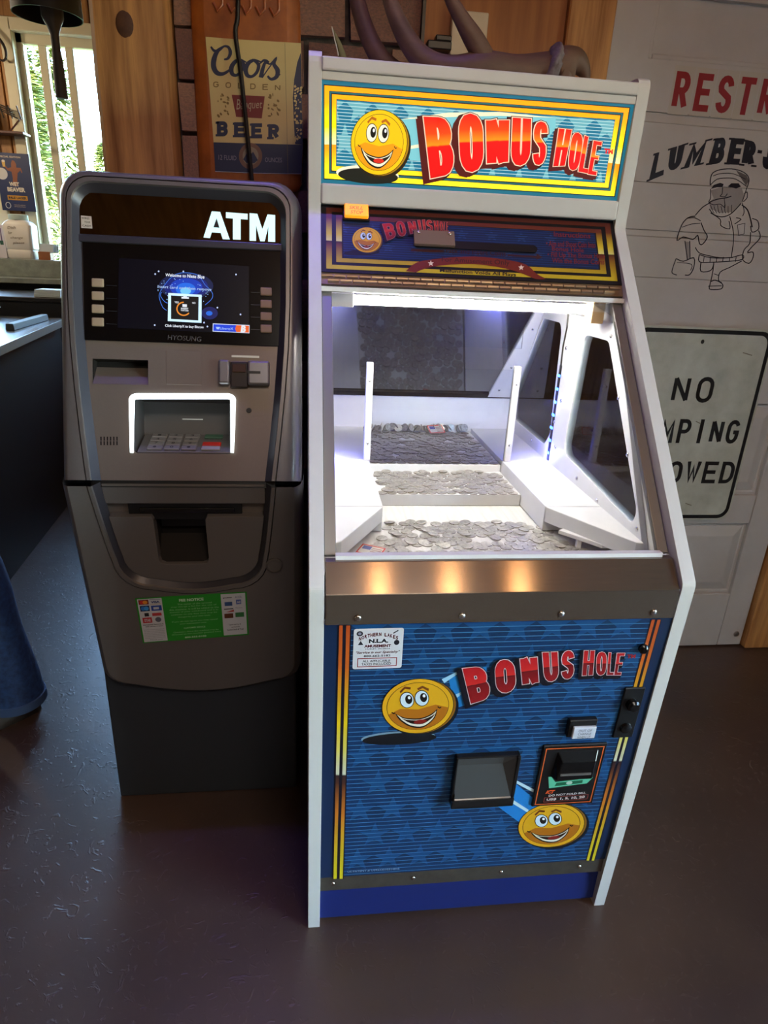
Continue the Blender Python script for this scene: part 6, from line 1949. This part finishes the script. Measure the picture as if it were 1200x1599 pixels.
b.lathe([(.03, 0), (.045, .04), (.04, .12), (.022, .15), (.018, .19)], (-1.955, 3.85, 1.999), 14)
b.build('bottle', mat('green_bottle', (60, 66, 52), 0.3), rk, smooth=True)

# hanging lamp with a long dark pull in front of the window
hl = thing('pendant_lamp', 'black round hanging lamp shade with a dark paddle-shaped pull, top left', 'lamp', (-0.817, 1.6, 2.04))
bkm = mat('lamp_black', (24, 24, 25), 0.55)
MB().lathe([(0.020, 0.19), (0.06, 0.185), (0.100, 0.15), (0.104, 0.0), (0.101, 0.0), (0.097, 0.145), (0.058, 0.178), (0.0, 0.18)], (-0.817, 1.6, 2.035), 30, capb=False, capt=False).build('shade', bkm, hl, smooth=True)
MB().tube([(-0.817, 1.6, 2.22), (-0.817, 1.6, 2.95)], 0.006, 8).build('cord', bkm, hl)
gm = mat('pull_grey', (66, 62, 62), 0.6)
MB().lathe([(0.034, 0.0), (0.033, -0.03), (0.020, -0.055), (0.013, -0.075), (0.013, -0.11), (0.017, -0.16), (0.019, -0.245), (0.017, -0.25)], (-0.803, 1.6, 2.062), 16).build('pull', gm, hl, smooth=True)

# ================================================================== PERSON AT THE LEFT EDGE
def skin_mesh(name, chains, m, parent, sub=2):
    """chains of (point, radius); equal points are joined"""
    vs, rs, es, idx = [], [], [], {}
    for c in chains:
        prev = None
        for (p_, r_) in c:
            k = tuple(round(x, 4) for x in p_)
            if k not in idx:
                idx[k] = len(vs); vs.append(Vector(p_)-org(parent)); rs.append(r_)
            if prev is not None and prev != idx[k]:
                es.append((prev, idx[k]))
            prev = idx[k]
    me = bpy.data.meshes.new(name)
    me.from_pydata(vs, es, [])
    o = bpy.data.objects.new(name, me)
    COL.objects.link(o)
    o.parent = parent
    me.materials.append(m)
    md = o.modifiers.new('skin', 'SKIN')
    md.use_smooth_shade = True
    if not me.skin_vertices:
        bm = bmesh.new(); bm.from_mesh(me); bm.verts.layers.skin.verify(); bm.to_mesh(me); bm.free()
    for i, r_ in enumerate(rs):
        d = me.skin_vertices[0].data[i]
        d.radius = (r_, r_) if not hasattr(r_, '__len__') else r_
        d.use_root = (i == 0)
    s2 = o.modifiers.new('sub', 'SUBSURF'); s2.levels = sub; s2.render_levels = sub
    return o
PDX = -0.022
pe = thing('person', 'person in blue jeans standing at the left edge beside the bar', 'person', (-0.95, 0.69, 0))
PV = (-1.13, 0.68, 0.95)
kR, aR, hR = (-0.915, 0.745, 0.50), (-0.872, 0.755, 0.10), (-1.045, 0.705, 0.90)
kL, aL, hL = (-1.055, 0.63, 0.50), (-1.000, 0.60, 0.10), (-1.205, 0.655, 0.90)
ch1, nk = (-1.16, 0.70, 1.30), (-1.155, 0.695, 1.47)
skin_c = mat('skin_tone', (190, 140, 112), 0.5)
jeans = mat('blue_denim', (42, 74, 120), 0.75, noise=(60, 0.3), col2=(24, 44, 80), bump=(260, 0.4, 0.001))
shirt = mat('grey_shirt', (84, 86, 92), 0.8)
sL, sR = (-1.33, 0.63, 1.40), (-1.02, 0.77, 1.40)
eL, eR = (-1.40, 0.58, 1.14), (-1.03, 0.84, 1.13)
wL, wR = (-1.36, 0.68, 0.90), (-1.06, 0.90, 0.89)
bch = [[(PV, .12), ((-1.14, .69, 1.1), .12), (ch1, .14), (nk, .055), ((-1.15, .68, 1.53), .055), ((-1.145, .675, 1.60), .085), ((-1.143, .67, 1.68), .092), ((-1.143, .672, 1.75), .06)],
       [(PV, .12), (hR, .085), (kR, .05), (aR, .035)], [(PV, .12), (hL, .085), (kL, .05), (aL, .035)],
       [(ch1, .14), (sL, .055), (eL, .04), (wL, .026)], [(ch1, .14), (sR, .055), (eR, .04), (wR, .026)]]
for w_, sg in ((wL, 1), (wR, -1)):
    pm = (w_[0], w_[1]+.01, w_[2]-.06)
    bch.append([(w_, .026), (pm, (.030, .018))])
    for k in range(4):
        f0 = (pm[0]-.024+.016*k, pm[1]+.005, pm[2]-.035)
        bch.append([(pm, (.030, .018)), (f0, .009), ((f0[0], f0[1]+.010, f0[2]-.030-.004*(k in (1, 2))), .0085), ((f0[0], f0[1]+.022, f0[2]-.050-.006*(k in (1, 2))), .007)])
    bch.append([(pm, (.030, .018)), ((pm[0]+sg*.034, pm[1]+.012, pm[2]-.012), .010), ((pm[0]+sg*.036, pm[1]+.025, pm[2]-.040), .0085)])
skin_mesh('body', bch, skin_c, pe)
b = MB()
for leg in ([(hR, .112), ((-0.985, 0.725, 0.72), .100), (kR, .086), ((-0.889, 0.752, 0.30), .077), ((-0.866, 0.757, 0.15), .076), ((-0.862, 0.758, 0.065), .080)],
            [(hL, .112), ((-1.135, 0.64, 0.72), .100), (kL, .086), ((-1.025, 0.612, 0.30), .077), ((-1.002, 0.602, 0.15), .076), ((-0.998, 0.60, 0.065), .080)]):
    pp = smooth_path([tuple(p_)+(r_,) for p_, r_ in leg], 5)
    b.tube([q_[:3] for q_ in pp], [q_[3] for q_ in pp], 18, cap=False)
b.tube([(-1.21, 0.645, 0.94), (-1.13, 0.68, 0.96), (-1.04, 0.71, 0.94)], [.118, .128, .118], 18)
b.tube([(-1.125, 0.68, 0.90), (-1.13, 0.685, 1.03)], [.135, .145], 18)
b.build('jeans', jeans, pe, smooth=2)
for cx, cy in ((-0.862, 0.758), (-0.998, 0.60)):
    MB().lathe([(.0795, .060), (.0835, .058), (.0825, .084), (.0790, .086)], (cx, cy, 0), 26, capt=False, capb=False).build('jeans_cuff', mat('denim_hem', (58, 82, 118), 0.8), pe, smooth=True)
skin_mesh('shirt', [[((-1.13, .68, .93), .15), ((-1.14, .69, 1.1), .145), (ch1, .165), ((-1.155, .695, 1.43), .075)], [(ch1, .165), (sL, .07), ((-1.37, .60, 1.26), .056)], [(ch1, .165), (sR, .07), ((-1.025, .81, 1.25), .056)]], shirt, pe)
skin_mesh('hair', [[((-1.143, .66, 1.72), .085), ((-1.143, .655, 1.755), .075), ((-1.145, .63, 1.67), .075)]], mat('dark_hair', (52, 38, 30), 0.7), pe)
shoe_m = mat('work_shoe', (70, 62, 54), 0.6)
for ax_, ay_, dx, dy in ((-0.882, 0.755, -0.75, -0.66), (-1.02, 0.60, 0.62, -0.78)):
    d_ = Vector((dx, dy, 0)).normalized()
    c0 = Vector((ax_, ay_, 0))
    s_ = Vector((-d_.y, d_.x, 0))
    rings = []
    for t, w2, h in ((-.075, .025, .05), (-.06, .036, .075), (0, .040, .085), (.05, .043, .062), (.10, .045, .048), (.135, .036, .040), (.15, .018, .025)):
        c = c0+d_*t
        rings.append([c-s_*w2+Vector((0, 0, .002)), c+s_*w2+Vector((0, 0, .002)), c+s_*w2*.95+Vector((0, 0, h*.6)), c+s_*w2*.5+Vector((0, 0, h)), c-s_*w2*.5+Vector((0, 0, h)), c-s_*w2*.95+Vector((0, 0, h*.6))])
    MB().loft(rings, 0, True, True).build('shoe', shoe_m, pe, smooth=2)

pe.location.x += PDX
# ================================================================== LAMPS OF THE ROOM AND ADDED FILL LAMPS (above and behind the viewer)
tr_ = thing('bulb_bar', 'row of three warm bulbs on a ceiling bar', 'lamp', (0.68, -1.15, 2.6))
MB().box(0.2, 1.16, -1.17, -1.13, 2.60, 2.63).build('bar', M['black'], tr_, bevel=0.003)
MB().tube([(0.68, -1.15, 2.63), (0.68, -1.15, 2.95)], 0.01, 8).build('stem', M['black'], tr_)
glow_m = mat('warm_bulb', (255, 220, 160), 0.3, emit=((255, 150, 40), 12.0))
for x_ in (0.34, 0.68, 1.02):
    MB().lathe([(.012, 0.0), (.014, -.02), (.03, -.05), (.034, -.075), (.026, -.10), (.0, -.11)], (x_, -1.15, 2.60), 14, capt=False).build('bulb', glow_m, tr_, smooth=True)
    lamp('bulb_light', 'POINT', (x_, -1.15, 2.44), WARM_BULB, (1.0, 0.60, 0.28), size=0.035)
cp = thing('added_ceiling_fill', 'added unseen ceiling panel giving neutral fill light', 'lamp', (0.6, -2.4, 2.94))  # panel added out of view for neutral fill light
MB().box(0.1, 1.1, -2.7, -2.1, 2.925, 2.949).build('diffuser', mat('fill_panel_glow', (255, 250, 240), 0.5, emit=((255, 240, 220), 1.0)), cp)
lamp('ceiling_fill_light', 'AREA', (0.6, -2.4, 2.915), CEILING_FILL, (1.0, 0.92, 0.82), size=0.9, size_y=0.55)
pl = thing('led_bar', 'short violet light bar on the ceiling over the machines', 'lamp', (-0.1, 0.34, 2.90))
MB().box(-0.35, 0.15, 0.32, 0.36, 2.91, 2.949).build('housing', mat('violet_glow', (120, 100, 255), 0.4, emit=((90, 70, 255), 3.0)), pl)
lamp('violet_light', 'AREA', (-0.1, 0.34, 2.905), PURPLE_LED, (0.22, 0.16, 1.0), size=0.5, size_y=0.04, spread=math.radians(70))

# added dome lamps left of the picture, to brighten the wall round the window
for i_, (lx, ly) in enumerate(((-2.3, 1.9), (-2.35, 3.1))):
    bl2 = thing('added_bar_lamp', 'added unseen dome lamp giving warm fill light over the bar, %s the window' % ('further from' if i_ == 0 else 'nearer to'), 'lamp', (lx, ly, 2.3), 'added fill lamps over the bar')
    MB().lathe([(0.02, 0.14), (0.07, 0.12), (0.13, 0.05), (0.15, 0.0), (0.146, 0.0), (0.125, 0.05), (0.066, 0.112), (0.0, 0.13)], (lx, ly, 2.35), 24, capb=False, capt=False).build('dome', M['black'], bl2, smooth=True)
    MB().tube([(lx, ly, 2.48), (lx, ly, 2.95)], 0.006, 8).build('cord', M['black'], bl2)
    MB().lathe([(.012, 0.06), (.03, .02), (.034, -.005), (.02, -.03), (.0, -.035)], (lx, ly, 2.39), 12, capt=False).build('bulb', glow_m, bl2, smooth=True)
    lamp('bar_fill_light', 'POINT', (lx, ly, 2.30), BAR_FILL, (1.0, 0.80, 0.55), size=0.05)
